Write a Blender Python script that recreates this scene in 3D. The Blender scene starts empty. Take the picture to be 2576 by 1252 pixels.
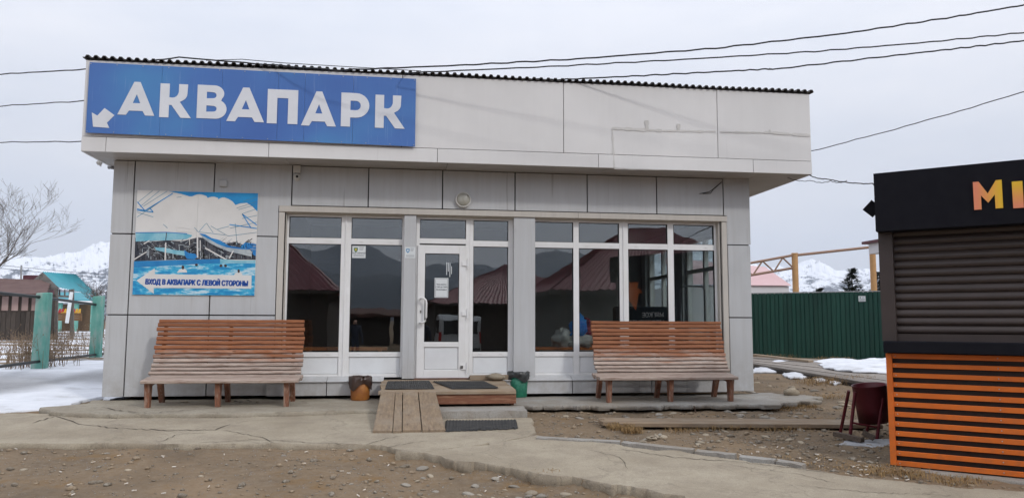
import bpy, bmesh, math, random
import numpy as np
from mathutils import Vector, Matrix, noise
from mathutils.geometry import delaunay_2d_cdt
random.seed(7)
sc = bpy.context.scene
col = sc.collection
R = math.radians

# ------------------------------------------------------------------ camera
CAM = np.array([0.0, -12.0, 1.14]); YAW, PITCH, ROLL = .13919, .09541, .003455
FPX = 1935.0                                   # focal length in pixels of a 2576 px wide picture
_cy, _sy = math.cos(YAW), math.sin(YAW)
FWD = np.array([_sy*math.cos(PITCH), _cy*math.cos(PITCH), math.sin(PITCH)])
_r = np.array([_cy, -_sy, 0.0]); _u = np.cross(_r, FWD)
RT = math.cos(ROLL)*_r + math.sin(ROLL)*_u
UP = -math.sin(ROLL)*_r + math.cos(ROLL)*_u
cd = bpy.data.cameras.new('camera'); cam = bpy.data.objects.new('camera', cd); col.objects.link(cam)
cd.sensor_width = 36; cd.lens = 36*FPX/2576; cd.clip_start = .1; cd.clip_end = 40000
cam.matrix_world = Matrix(((RT[0], UP[0], -FWD[0], CAM[0]), (RT[1], UP[1], -FWD[1], CAM[1]),
                           (RT[2], UP[2], -FWD[2], CAM[2]), (0, 0, 0, 1)))
sc.camera = cam

# ------------------------------------------------------------------ light, sky, exposure
SUN_AZ, SUN_EL = R(35), R(36)                  # azimuth to the right of the facade normal
SD = Vector((math.sin(SUN_AZ)*math.cos(SUN_EL), -math.cos(SUN_AZ)*math.cos(SUN_EL), math.sin(SUN_EL)))
sl = bpy.data.lights.new('sun', 'SUN'); sl.energy = 1.15; sl.angle = R(5); sl.color = (1, .97, .93)
so = bpy.data.objects.new('sun', sl); col.objects.link(so)
so.rotation_euler = SD.to_track_quat('Z', 'Y').to_euler()
w = bpy.data.worlds.new('World'); sc.world = w; w.use_nodes = True
nt = w.node_tree; nt.nodes.clear(); L = nt.links.new
N = nt.nodes.new
out = N('ShaderNodeOutputWorld'); bg = N('ShaderNodeBackground'); bg.inputs[1].default_value = .1
sky = N('ShaderNodeTexSky'); sky.sky_type = 'NISHITA'; sky.sun_disc = False
sky.sun_elevation = SUN_EL; sky.sun_rotation = math.atan2(SD.x, SD.y)
sky.dust_density = 3; sky.air_density = 1.0
tc = N('ShaderNodeTexCoord'); sep = N('ShaderNodeSeparateXYZ'); L(tc.outputs['Generated'], sep.inputs[0])
mp = N('ShaderNodeMapping'); mp.inputs['Scale'].default_value = (1.6, 1.6, 5.5); L(tc.outputs['Generated'], mp.inputs[0])
nz = N('ShaderNodeTexNoise'); nz.inputs['Scale'].default_value = 2.2; nz.inputs['Detail'].default_value = 7; nz.inputs['Roughness'].default_value = .55
L(mp.outputs[0], nz.inputs[0])
rp = N('ShaderNodeValToRGB'); rp.color_ramp.elements[0].position = .3; rp.color_ramp.elements[1].position = .7
rp.color_ramp.elements[0].color = (6.6, 6.95, 7.8, 1); rp.color_ramp.elements[1].color = (7.75, 7.88, 8.45, 1)
L(nz.outputs['Fac'], rp.inputs[0])
# overcast luminance rises evenly towards the zenith
cl = N('ShaderNodeMath'); cl.operation = 'MAXIMUM'; cl.inputs[1].default_value = 0; L(sep.outputs['Z'], cl.inputs[0])
mz = N('ShaderNodeMath'); mz.operation = 'MULTIPLY_ADD'; mz.inputs[1].default_value = 1.15; mz.inputs[2].default_value = .82; L(cl.outputs[0], mz.inputs[0])
vm = N('ShaderNodeVectorMath'); vm.operation = 'SCALE'; L(rp.outputs[0], vm.inputs[0]); L(mz.outputs[0], vm.inputs['Scale'])
mx = N('ShaderNodeMix'); mx.data_type = 'RGBA'; mx.inputs[0].default_value = .93
L(sky.outputs[0], mx.inputs['A']); L(vm.outputs[0], mx.inputs['B'])
L(mx.outputs['Result'], bg.inputs[0]); L(bg.outputs[0], out.inputs[0])
vs = sc.view_settings; vs.view_transform = 'Standard'; vs.look = 'None'; vs.exposure = .1; vs.gamma = 1; vs.use_curve_mapping = False
sc.cycles.volume_bounces = 1
sc.cycles.max_bounces = 8; sc.cycles.transparent_max_bounces = 24

# ------------------------------------------------------------------ pixel helpers (2576x1252 picture)
def ray(x, y): return FWD + RT*(x-1288)/FPX - UP*(y-626)/FPX
def at(x, y, axis, val):
    d = ray(x, y); t = (val-CAM[axis])/d[axis]; return CAM + t*d
def WP(x, y, Y=0.0): return at(x, y, 1, Y)
def sstep(a, b, v):
    t = min(1, max(0, (v-a)/(b-a))); return t*t*(3-2*t)
_YB = [-4000, -60, -12, -5.3, -3.3, -1.7, -1, 0, 4, 9, 14, 25, 60, 12000]
_ZB = [-.9, -.6, -.46, -.27, -.17, -.11, -.09, -.07, 0, .05, .09, .2, .3, .3]
def H(x, y):
    z = float(np.interp(y, _YB, _ZB))
    z += float(np.interp(y, [0, 4.6, 8.5, 20, 60, 12000], [0, .1, .12, .36, .2, .2]))*sstep(-4, -6.5, x)
    # dirt has washed away below the near edge of the path
    e = -3.85-.84*(x+.04); d = e-y
    z -= .055*sstep(-.6, .3, x)*sstep(0, .12, d)*(1-sstep(.6, 2.2, d))
    return z
def GP(x, y, off=0.0):
    d = ray(x, y); t = 5.0; lo = 3.0
    for i in range(2000):
        p = CAM + t*d
        if p[2] < H(p[0], p[1])+off: break
        lo = t; t *= 1.01
    for i in range(40):
        m = (lo+t)/2; p = CAM+m*d
        if p[2] < H(p[0], p[1])+off: t = m
        else: lo = m
    return CAM+t*d

# ------------------------------------------------------------------ material helpers
MATS = {}
def nodes(name):
    m = bpy.data.materials.new(name); m.use_nodes = True; t = m.node_tree
    b = t.nodes['Principled BSDF']; MATS[name] = m
    return m, t, b, t.nodes.new, t.links.new
def coords(t, stretch, rnd=True):
    n, l = t.nodes.new, t.links.new
    tc = n('ShaderNodeTexCoord'); mp = n('ShaderNodeMapping'); mp.inputs['Scale'].default_value = stretch
    if rnd:
        oi = n('ShaderNodeObjectInfo'); sc_ = n('ShaderNodeVectorMath'); sc_.operation = 'SCALE'; sc_.inputs[0].default_value = (37, 17, 53)
        l(oi.outputs['Random'], sc_.inputs['Scale']); l(sc_.outputs[0], mp.inputs['Location'])
    l(tc.outputs['Object'], mp.inputs[0]); return mp.outputs[0]
def tnoise(t, vec, scale, det=6, rough=.55, dist=0):
    z = t.nodes.new('ShaderNodeTexNoise'); z.inputs['Scale'].default_value = scale; z.inputs['Detail'].default_value = det
    z.inputs['Roughness'].default_value = rough; z.inputs['Distortion'].default_value = dist; t.links.new(vec, z.inputs[0]); return z.outputs['Fac']
def tramp(t, fac, stops):
    r = t.nodes.new('ShaderNodeValToRGB'); e = r.color_ramp.elements
    while len(e) < len(stops): e.new(.5)
    for k, (p, c) in enumerate(stops):
        e[k].position = p; e[k].color = (c, c, c, 1) if isinstance(c, (int, float)) else (*c, 1)
    t.links.new(fac, r.inputs[0]); return r.outputs[0]
def tmix(t, fac, a, b, mode='MIX'):
    m = t.nodes.new('ShaderNodeMix'); m.data_type = 'RGBA'; m.blend_type = mode
    for k, v in ((0, fac), ('A', a), ('B', b)):
        if isinstance(v, (int, float)): m.inputs[k].default_value = v
        elif isinstance(v, tuple): m.inputs[k].default_value = (*v, 1)
        else: t.links.new(v, m.inputs[k])
    return m.outputs['Result']
def tbump(t, b, h, strength, dist=.01):
    bp = t.nodes.new('ShaderNodeBump'); bp.inputs['Strength'].default_value = strength; bp.inputs['Distance'].default_value = dist
    t.links.new(h, bp.inputs['Height']); t.links.new(bp.outputs[0], b.inputs['Normal'])
def tvar(t, colour, amt):
    if amt <= 0: return colour
    oi = t.nodes.new('ShaderNodeObjectInfo'); mr = t.nodes.new('ShaderNodeMapRange')
    mr.inputs['To Min'].default_value = 1-amt; mr.inputs['To Max'].default_value = 1+amt; t.links.new(oi.outputs['Random'], mr.inputs[0])
    h = t.nodes.new('ShaderNodeHueSaturation'); t.links.new(mr.outputs[0], h.inputs['Value']); t.links.new(colour, h.inputs['Color']); return h.outputs[0]
def M(name, c1, c2=None, scale=6, rough=.7, bump=.0, bscale=60, metal=0, stretch=(1, 1, 1), var=.06, lo=.35, hi=.65, spec=.4, bdist=.004, c3=None):
    if name in MATS: return MATS[name]
    m, t, b, n, l = nodes(name)
    c2 = c2 or tuple(v*.8 for v in c1)
    v = coords(t, stretch)
    f = tnoise(t, v, scale, 8, .6)
    st = [(lo, c1), (hi, c2)] if c3 is None else [(lo, c1), ((lo+hi)/2, c2), (hi, c3)]
    c = tvar(t, tramp(t, f, st), var)
    l(c, b.inputs['Base Color']); b.inputs['Roughness'].default_value = rough; b.inputs['Metallic'].default_value = metal
    b.inputs['Specular IOR Level'].default_value = spec
    if bump: tbump(t, b, tnoise(t, v, bscale, 4), bump, bdist)
    return m

# composite cladding: dust streaks run down from the joints
def cladding(name, c1, streak, rough, sc_=1.0):
    m, t, b, n, l = nodes(name)
    v = coords(t, (1, 1, 1), False); vs_ = coords(t, (9, 9, .55), False)
    f1 = tramp(t, tnoise(t, v, .9, 5), [(.3, .93), (.7, 1.04)])
    f2 = tramp(t, tnoise(t, vs_, 1.6, 7, .65), [(.42, 0.0), (.72, 1.0)])
    f3 = tramp(t, tnoise(t, coords(t, (26, 26, .9), False), 2, 4, .6), [(.5, 0.0), (.78, .8)])
    c = tmix(t, 1.0, c1, f1, 'MULTIPLY')
    c = tmix(t, f2, c, tmix(t, streak, c, (.34, .32, .29)))
    c = tmix(t, f3, c, tmix(t, streak*.35, c, (.75, .75, .75)))
    sp_ = n('ShaderNodeSeparateXYZ'); tcp = n('ShaderNodeTexCoord'); l(tcp.outputs['Object'], sp_.inputs[0])
    mz_ = n('ShaderNodeMapRange'); mz_.inputs['From Min'].default_value = .75; mz_.inputs['From Max'].default_value = .05; l(sp_.outputs['Z'], mz_.inputs[0])
    ml_ = n('ShaderNodeMath'); ml_.operation = 'MULTIPLY'; l(mz_.outputs[0], ml_.inputs[0]); l(tramp(t, tnoise(t, v, 5, 8, .7), [(.35, 0.0), (.75, .7)]), ml_.inputs[1])
    c = tmix(t, ml_.outputs[0], c, (.30, .27, .23))      # mud splashed up from the ground
    dr_ = tramp(t, tnoise(t, coords(t, (14, 14, .35), False), 1.3, 3, .5), [(.68, 0.0), (.72, streak*1.8)])
    c = tmix(t, dr_, c, (.22, .21, .2))                  # single drip runs
    l(tvar(t, c, .025), b.inputs['Base Color'])
    b.inputs['Roughness'].default_value = rough; b.inputs['Specular IOR Level'].default_value = .35
    tbump(t, b, tnoise(t, v, 1.3, 2), .25, .02)
    return m
mWall = cladding('wall_cladding', (.53, .54, .55), .22, .4)
mFascia = cladding('fascia_cladding', (.71, .70, .69), .04, .5)
mTrim = cladding('trim_metal', (.56, .525, .475), .2, .5)
mSoffit = M('soffit_metal', (.42, .40, .38), (.36, .335, .31), 2, .5, var=.04)
mPVC = M('white_plastic', (.82, .82, .82), (.76, .755, .74), 3, .35, var=.02, spec=.5)
mPVCp = M('white_panel', (.76, .78, .79), (.70, .71, .72), 2.5, .45, var=.02)
mDark = M('dark_void', (.02, .02, .02), (.012, .012, .012), 3, .9)
mGasket = M('black_gasket', (.015, .015, .016), (.025, .025, .025), 8, .6)
mRoof = M('roof_sheet', (.035, .03, .03), (.06, .052, .05), 7, .55, bump=.2, var=.0)
mSteel = M('galvanised', (.5, .5, .5), (.36, .36, .36), 30, .4, metal=.8)
mBlack = M('black_cable', (.012, .012, .014), (.02, .02, .02), 20, .5)

def glass(name='window_glass', f0=.155, tint=(.86, .9, .9)):
    m, t, b, n, l = nodes(name); t.nodes.remove(b)
    lw = n('ShaderNodeLayerWeight'); lw.inputs[0].default_value = .5      # Schlick reflectance of a pane face
    pw = n('ShaderNodeMath'); pw.operation = 'POWER'; pw.inputs[1].default_value = 5; l(lw.outputs['Facing'], pw.inputs[0])
    fr = n('ShaderNodeMath'); fr.operation = 'MULTIPLY_ADD'; fr.inputs[1].default_value = 1-f0; fr.inputs[2].default_value = f0; l(pw.outputs[0], fr.inputs[0])
    g = n('ShaderNodeBsdfGlossy'); g.inputs['Roughness'].default_value = .0
    tr = n('ShaderNodeBsdfTransparent'); tr.inputs[0].default_value = (*tint, 1)
    mxs = n('ShaderNodeMixShader'); l(fr.outputs[0], mxs.inputs[0]); l(tr.outputs[0], mxs.inputs[1]); l(g.outputs[0], mxs.inputs[2])
    v = coords(t, (1, 1, 1)); bp = n('ShaderNodeBump'); bp.inputs['Strength'].default_value = .1; bp.inputs['Distance'].default_value = .01
    l(tnoise(t, v, 1.7, 2), bp.inputs['Height']); l(bp.outputs[0], g.inputs['Normal'])
    l(mxs.outputs[0], t.nodes['Material Output'].inputs[0]); return m
mGlass = glass()

# ------------------------------------------------------------------ mesh helpers
class MB:
    def __init__(s): s.v = []; s.f = []; s.smooth = []
    def add(s, vs, fs, smooth=False):
        k = len(s.v); s.v += [tuple(map(float, p)) for p in vs]; s.f += [tuple(i+k for i in f) for f in fs]; s.smooth += [smooth]*len(fs); return s
    def box(s, x0, x1, y0, y1, z0, z1):
        return s.hexa([(x0, y0, z0), (x1, y0, z0), (x1, y1, z0), (x0, y1, z0), (x0, y0, z1), (x1, y0, z1), (x1, y1, z1), (x0, y1, z1)])
    def hexa(s, p):
        return s.add(p, [(3, 2, 1, 0), (4, 5, 6, 7), (0, 1, 5, 4), (1, 2, 6, 5), (2, 3, 7, 6), (3, 0, 4, 7)])
    def bar(s, a, b, wd, th, up=(0, 0, 1), w2=None, t2=None):
        a, b = Vector(a), Vector(b); d = (b-a).normalized(); up = Vector(up)
        sd = d.cross(up)
        if sd.length < 1e-4: sd = d.cross(Vector((1, 0, 0)))
        sd.normalize(); u = sd.cross(d)
        w2 = wd if w2 is None else w2; t2 = th if t2 is None else t2; P = []
        for c, ww, tt in ((a, wd, th), (b, w2, t2)):
            P += [c-sd*ww/2-u*tt/2, c+sd*ww/2-u*tt/2, c+sd*ww/2+u*tt/2, c-sd*ww/2+u*tt/2]
        return s.add(P, [(3, 2, 1, 0), (4, 5, 6, 7), (0, 1, 5, 4), (1, 2, 6, 5), (2, 3, 7, 6), (3, 0, 4, 7)])
    def tube(s, pts, r, n=6, cap=True, smooth=True):
        pts = [Vector(p) for p in pts]; rs = r if isinstance(r, (list, tuple)) else [r]*len(pts)
        ring = []; ref = Vector((0, 0, 1))
        for i, p in enumerate(pts):
            d = (pts[min(i+1, len(pts)-1)]-pts[max(i-1, 0)]).normalized()
            a = d.cross(ref)
            if a.length < .05: a = d.cross(Vector((1, 0, 0)))
            a.normalize(); b = a.cross(d)
            ring.append([p+(a*math.cos(2*math.pi*k/n)+b*math.sin(2*math.pi*k/n))*rs[i] for k in range(n)])
        vs = [q for rg in ring for q in rg]; fs = []
        for i in range(len(pts)-1):
            for k in range(n):
                k2 = (k+1) % n; fs.append((i*n+k, i*n+k2, (i+1)*n+k2, (i+1)*n+k))
        s.add(vs, fs, smooth)
        if cap: s.add(ring[0], [tuple(range(n))]); s.add(ring[-1], [tuple(reversed(range(n)))])
        return s
    def lathe(s, c, prof, n=24, axis=None, wob=None, smooth=True, cap0=False, cap1=False):
        # prof: list of (radius, height) along axis (default z)
        c = Vector(c); ax = Vector(axis or (0, 0, 1)).normalized(); a = ax.orthogonal().normalized(); b = ax.cross(a); vs = []; fs = []
        for i, (r, h) in enumerate(prof):
            for k in range(n):
                th = 2*math.pi*k/n; rr, hh = (r, h) if wob is None else wob(r, h, th, i)
                vs.append(c+ax*hh+(a*math.cos(th)+b*math.sin(th))*rr)
        for i in range(len(prof)-1):
            for k in range(n):
                k2 = (k+1) % n; fs.append((i*n+k, i*n+k2, (i+1)*n+k2, (i+1)*n+k))
        s.add(vs, fs, smooth)
        if cap0: s.add(vs[:n], [tuple(reversed(range(n)))])
        if cap1: s.add(vs[-n:], [tuple(range(n))])
        return s
    def prism(s, poly, o, ax, ay, depth):
        # poly in 2D extruded along -normal; o origin, ax/ay axes, depth vector
        o, ax, ay, dv = Vector(o), Vector(ax), Vector(ay), Vector(depth); n = len(poly)
        f_ = [o+ax*p[0]+ay*p[1] for p in poly]; b_ = [q+dv for q in f_]
        s.add(f_+b_, [tuple(range(n)), tuple(reversed(range(n, 2*n)))]+[(i, n+i, n+(i+1) % n, (i+1) % n) for i in range(n)]); return s
    def mesh(s, name):
        me = bpy.data.meshes.new(name); me.from_pydata(s.v, [], s.f); me.polygons.foreach_set('use_smooth', s.smooth); me.update(); return me
    def build(s, name, mat, parent=None, fix=True):
        me = s.mesh(name)
        if fix:
            bm = bmesh.new(); bm.from_mesh(me); bmesh.ops.recalc_face_normals(bm, faces=bm.faces); bm.to_mesh(me); bm.free()
        return link(name, me, mat, parent)
def link(name, me, mat, parent=None):
    o = bpy.data.objects.new(name, me); col.objects.link(o)
    if mat: 
        if not me.materials: me.materials.append(mat)
    if parent is not None: adopt(o, parent)
    return o
LOC = {}
def wloc(o):
    return LOC.get(o.name, Vector((0, 0, 0)))
def adopt(o, parent):
    o.parent = parent; o.matrix_parent_inverse = Matrix.Translation(-wloc(parent))
def thing(name, label, cat, loc, group=None):
    e = bpy.data.objects.new(name, None); col.objects.link(e); e.location = Vector(loc); e.empty_display_size = .2
    LOC[e.name] = Vector(loc); e['label'] = label; e['category'] = cat
    if group: e['group'] = group
    return e
def tag(o, label, cat, group=None):
    o['label'] = label; o['category'] = cat
    if group: o['group'] = group
    return o
def struct(o, kind='structure', label=None):
    o['kind'] = kind
    if label: o['label'] = label
    return o
def bevel(o, w=.004, seg=2):
    m = o.modifiers.new('bevel', 'BEVEL'); m.width = w; m.segments = seg; m.limit_method = 'ANGLE'; return o
def text_mesh(name, s, size, o, ax, ay, mat, parent, depth=.002, offset=0.0, align='LEFT', shear=0, sx=1.0, spacing=1.0):
    c = bpy.data.curves.new(name, 'FONT'); c.body = s; c.size = size; c.align_x = align; c.extrude = depth/2; c.shear = shear; c.space_character = spacing
    c.resolution_u = 4
    t = bpy.data.objects.new(name, c); col.objects.link(t)
    dg = bpy.context.evaluated_depsgraph_get(); me = bpy.data.meshes.new_from_object(t.evaluated_get(dg)); bpy.data.objects.remove(t)
    ax, ay = Vector(ax).normalized(), Vector(ay).normalized(); nn = ax.cross(ay)
    mt = Matrix(((ax.x*sx, ay.x, nn.x, o[0]), (ax.y*sx, ay.y, nn.y, o[1]), (ax.z*sx, ay.z, nn.z, o[2]), (0, 0, 0, 1)))
    if offset > 0:                              # embolden: shifted copies a hair apart in depth
        bm = bmesh.new()
        for k in range(4):
            c2 = me.copy(); c2.transform(Matrix.Translation((offset*(k-1.5)*.67/sx, offset*.5*(-1)**k, depth*.12*k))); bm.from_mesh(c2); bpy.data.meshes.remove(c2)
        bm.to_mesh(me); bm.free()
    me.transform(mt); me.materials.clear(); me.name = name
    return link(name, me, mat, parent)
def shape_mesh(name, splines, o, ax, ay, mat, parent, depth=.003):
    # filled outline with holes; splines: lists of 2D points
    c = bpy.data.curves.new(name, 'CURVE'); c.dimensions = '2D'; c.fill_mode = 'BOTH'; c.extrude = depth/2
    for sp in splines:
        p = c.splines.new('POLY'); p.points.add(len(sp)-1); p.use_cyclic_u = True
        for k, q in enumerate(sp): p.points[k].co = (q[0], q[1], 0, 1)
    t = bpy.data.objects.new(name, c); col.objects.link(t)
    dg = bpy.context.evaluated_depsgraph_get(); me = bpy.data.meshes.new_from_object(t.evaluated_get(dg)); bpy.data.objects.remove(t)
    ax, ay = Vector(ax), Vector(ay); nn = ax.normalized().cross(ay.normalized())
    me.transform(Matrix(((ax.x, ay.x, nn.x, o[0]), (ax.y, ay.y, nn.y, o[1]), (ax.z, ay.z, nn.z, o[2]), (0, 0, 0, 1))))
    me.materials.clear(); me.name = name
    return link(name, me, mat, parent)
def arc(cx, cy, r, a0, a1, n=10, ry=None):
    ry = ry or r
    return [(cx+r*math.cos(R(a0+(a1-a0)*k/n)), cy+ry*math.sin(R(a0+(a1-a0)*k/n))) for k in range(n+1)]
def fbm(x, y, s=1.0, o=4, z=0.0):
    return noise.fractal(Vector((x*s, y*s, z)), 1.0, 2.0, o)


# ================================================================== GROUND
def dirt_mat():
    m, t, b, n, l = nodes('stony_dirt')
    v = coords(t, (1, 1, 1), False)
    a = tramp(t, tnoise(t, v, .8, 8, .6), [(.3, (.26, .18, .108)), (.48, (.205, .145, .09)), (.7, (.14, .105, .072))])
    f = tnoise(t, v, 14, 8, .7)
    c = tmix(t, tramp(t, f, [(.35, 0.0), (.7, 1.0)]), a, tmix(t, .5, a, (.29, .235, .17)))
    vo = n('ShaderNodeTexVoronoi'); vo.inputs['Scale'].default_value = 30; l(v, vo.inputs[0]); vo.inputs['Randomness'].default_value = 1
    peb = tramp(t, vo.outputs['Distance'], [(.16, 1.0), (.30, 0.0)])
    sel = tramp(t, tnoise(t, v, 9, 3), [(.48, 0.0), (.6, .8)])
    pf = n('ShaderNodeMath'); pf.operation = 'MULTIPLY'; l(peb, pf.inputs[0]); l(sel, pf.inputs[1])
    pc = tmix(t, .65, vo.outputs['Color'], (.33, .30, .26)); hs = n('ShaderNodeHueSaturation'); hs.inputs['Saturation'].default_value = .12; hs.inputs['Value'].default_value = .75; l(pc, hs.inputs['Color'])
    c = tmix(t, pf.outputs[0], c, hs.outputs[0])
    straw = tramp(t, tnoise(t, v, 1.7, 6, .7), [(.55, 0.0), (.68, .75)])
    c = tmix(t, straw, c, (.21, .13, .06))
    damp = tramp(t, tnoise(t, v, .55, 5, .6), [(.52, 0.0), (.66, .55)])
    c = tmix(t, damp, c, (.11, .085, .062))
    l(c, b.inputs['Base Color']); b.inputs['Roughness'].default_value = .95; b.inputs['Specular IOR Level'].default_value = .15
    ad = n('ShaderNodeMath'); ad.operation = 'MULTIPLY_ADD'; ad.inputs[1].default_value = .8; l(pf.outputs[0], ad.inputs[0]); l(f, ad.inputs[2])
    tbump(t, b, ad.outputs[0], .9, .02)
    return m
def concrete_mat(name, c1, c2, c3, crack=.32):
    m, t, b, n, l = nodes(name)
    v = coords(t, (1, 1, 1), False)
    a = tramp(t, tnoise(t, v, .9, 9, .62), [(.32, c1), (.52, c2), (.72, c3)])
    g = tnoise(t, v, 45, 6, .75)
    c = tmix(t, tramp(t, g, [(.45, 0.0), (.75, .45)]), a, (.17, .15, .125))
    wv = n('ShaderNodeTexVoronoi'); wv.feature = 'DISTANCE_TO_EDGE'; wv.inputs['Scale'].default_value = .55
    ds = n('ShaderNodeVectorMath'); ds.operation = 'ADD'; nn = n('ShaderNodeTexNoise'); nn.inputs['Scale'].default_value = 2.5; nn.inputs['Detail'].default_value = 8; l(v, nn.inputs[0])
    l(v, ds.inputs[0]); l(nn.outputs['Color'], ds.inputs[1]); l(ds.outputs[0], wv.inputs[0])
    ck = tramp(t, wv.outputs['Distance'], [(.0, crack), (.012, 0.0)])
    c = tmix(t, ck, c, (.09, .075, .06))
    stain = tramp(t, tnoise(t, v, 2.6, 8, .72), [(.44, 0.0), (.72, .75)])
    c = tmix(t, stain, c, (.235, .195, .15))
    sp = tramp(t, tnoise(t, coords(t, (.35, 1, 1), False), 30, 3, .6), [(.66, 0.0), (.74, .7)])
    c = tmix(t, sp, c, (.13, .105, .08))
    gr = tnoise(t, v, 160, 2, .5); c = tmix(t, tramp(t, gr, [(.6, 0.0), (.66, .55)]), c, (.52, .48, .40)); c = tmix(t, tramp(t, gr, [(.34, .6), (.40, 0.0)]), c, (.14, .115, .09))
    blot = tramp(t, tnoise(t, v, .45, 6, .65), [(.48, 0.0), (.68, .45)]); c = tmix(t, blot, c, (.27, .225, .165))
    l(c, b.inputs['Base Color']); b.inputs['Roughness'].default_value = .9; b.inputs['Specular IOR Level'].default_value = .2
    sb = n('ShaderNodeMath'); sb.operation = 'MULTIPLY_ADD'; sb.inputs[1].default_value = -2.; l(ck, sb.inputs[0]); l(g, sb.inputs[2])
    tbump(t, b, sb.outputs[0], .5, .006)
    return m
mDirt = dirt_mat()
mConc = concrete_mat('path_concrete', (.42, .365, .275), (.375, .322, .24), (.30, .25, .18))
mConcA = concrete_mat('apron_concrete', (.39, .35, .28), (.335, .30, .235), (.27, .235, .18), .35)
mConcG = concrete_mat('grey_concrete', (.38, .37, .345), (.32, .305, .28), (.27, .25, .225), .25)

def axis(fine0, fine1, step, far0, far1):
    a = list(np.arange(fine0, fine1+1e-6, step)); s = step; x = fine0; lo = []
    while x > far0: s *= 1.16; x -= s; lo.append(x)
    s = step; x = fine1; hi = []
    while x < far1: s *= 1.16; x += s; hi.append(x)
    return lo[::-1]+a+hi
gx = axis(-7.5, 9.5, .055, -8000, 8000); gy = axis(-8.2, 1.0, .055, -8000, 8000)
vs_ = []
for y in gy:
    for x in gx:
        z = H(x, y)
        if -14 < x < 22 and -14 < y < 30:
            w_ = 1 if (-8 < x < 10 and -9 < y < 1.5) else .6
            z += w_*(.016*fbm(x, y, 1.6, 3)+.010*fbm(x, y, 7, 3)+.006*fbm(x, y, 21, 2))-.008
        if -4.25 < x < 5.6 and .05 < y < 7: z = -.3      # foundation pit under the building
        vs_.append((x, y, z))
nx = len(gx); fs_ = [(j*nx+i, j*nx+i+1, (j+1)*nx+i+1, (j+1)*nx+i) for j in range(len(gy)-1) for i in range(nx-1)]
g = MB(); g.add(vs_, fs_, True); ground = struct(g.build('ground', mDirt, fix=False), label='brown stony dirt ground')

def densify(poly, step):
    o = []
    for i in range(len(poly)):
        a, b = Vector(poly[i][:2]), Vector(poly[(i+1) % len(poly)][:2]); n_ = max(1, int((b-a).length/step))
        o += [a.lerp(b, k/n_) for k in range(n_)]
    return o
def inpoly(x, y, P):
    c = False; j = len(P)-1
    for i in range(len(P)):
        if (P[i][1] > y) != (P[j][1] > y) and x < (P[j][0]-P[i][0])*(y-P[i][1])/(P[j][1]-P[i][1])+P[i][0]: c = not c
        j = i
    return c
def sheet(name, poly, top, thick, mat, parent=None, step=.12, jag=.03, jscale=3.0, edge=.05, under=0.0):
    B = densify(poly, edge)
    B = [p+Vector((fbm(p.x, p.y, jscale, 4, 3.1), fbm(p.x, p.y, jscale, 4, 9.7)))*jag for p in B]
    xs = [p.x for p in B]; ys = [p.y for p in B]; pts = list(B); nb = len(B)
    y = min(ys)
    while y < max(ys):
        x = min(xs)
        while x < max(xs):
            q = (x+random.uniform(-.2, .2)*step, y+random.uniform(-.2, .2)*step)
            if inpoly(*q, B) and min((abs(q[0]-p.x)+abs(q[1]-p.y)) for p in B[::2]) > edge*.8: pts.append(Vector(q))
            x += step
        y += step
    v2, _, f2, *_ = delaunay_2d_cdt([Vector(p) for p in pts], [(i, (i+1) % nb) for i in range(nb)], [], 1, 1e-5)
    V = [(p.x, p.y, top(p.x, p.y)) for p in v2]
    mb = MB(); mb.add(V, [tuple(f) for f in f2], True)
    # outer skirt with a slightly crumbled foot
    cnt = {}; ori = {}
    for f in f2:
        for k in range(len(f)):
            e = (f[k], f[(k+1) % len(f)]); key = tuple(sorted(e)); cnt[key] = cnt.get(key, 0)+1; ori[key] = e
    be = [ori[e] for e, c in cnt.items() if c == 1]
    if thick > 0:
        on = {}
        for a, b in be:
            d = Vector((V[b][0]-V[a][0], V[b][1]-V[a][1], 0)); q = Vector((d.y, -d.x, 0)).normalized()
            for k in (a, b): on[k] = on.get(k, Vector((0, 0, 0)))+q
        def lev(k):
            p = Vector(V[k]); q = on[k].normalized(); r_ = min(.03, thick*.35); o1 = fbm(p.x, p.y, 9, 3, 2.2); o2 = fbm(p.x, p.y, 6, 3, 7.7)
            return [p, p+q*r_*(.35+.5*o1)-Vector((0, 0, thick*(.16+.08*o2))), p+q*r_*(.3+.9*o2)-Vector((0, 0, thick*(.5+.2*o1))), p-q*r_*(.4+.8*o1)-Vector((0, 0, thick))]
        for a, b in be:
            A, Bq = lev(a), lev(b)
            mb.add(A+Bq, [(0, 1, 5, 4), (1, 2, 6, 5), (2, 3, 7, 6)], True)
    o = mb.build(name, mat, parent); return o

# lower concrete path, laid as two slabs with an earth-filled crack between them
ptop = lambda x, y: H(x, y)+.045+.007*fbm(x, y, 1.1, 3)+(.055*sstep(-.6, .3, x)*sstep(0, .12, -3.85-.84*(x+.04)-y)*(1-sstep(.6, 2.2, -3.85-.84*(x+.04)-y)))
def gpoly(pix, off=.045): return [tuple(GP(x, y, off)[:2]) for x, y in pix]
pA = [(-700, 1052), (-300, 1042), (0, 1038), (170, 1040), (400, 1045), (700, 1040), (930, 1030), (1110, 1040), (1335, 1050), (1345, 1085), (1328, 1097), (1200, 1118), (1110, 1128), (1060, 1138), (1000, 1133), (960, 1118), (700, 1113), (400, 1116), (200, 1114), (0, 1113), (-300, 1112), (-800, 1112)]
pB = [(1346, 1094), (1560, 1118), (1800, 1148), (1990, 1172), (2250, 1208), (2600, 1240), (3000, 1275), (3000, 1380), (2400, 1330), (2100, 1304), (1800, 1266), (1620, 1235), (1480, 1214), (1380, 1194), (1250, 1176), (1120, 1160), (1010, 1142), (1066, 1141), (1115, 1132), (1205, 1122)]
path = struct(sheet('concrete_path', gpoly(pA), ptop, .13, mConc, step=.13, jag=.035), label='cracked pale concrete path in front of the building')
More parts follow.
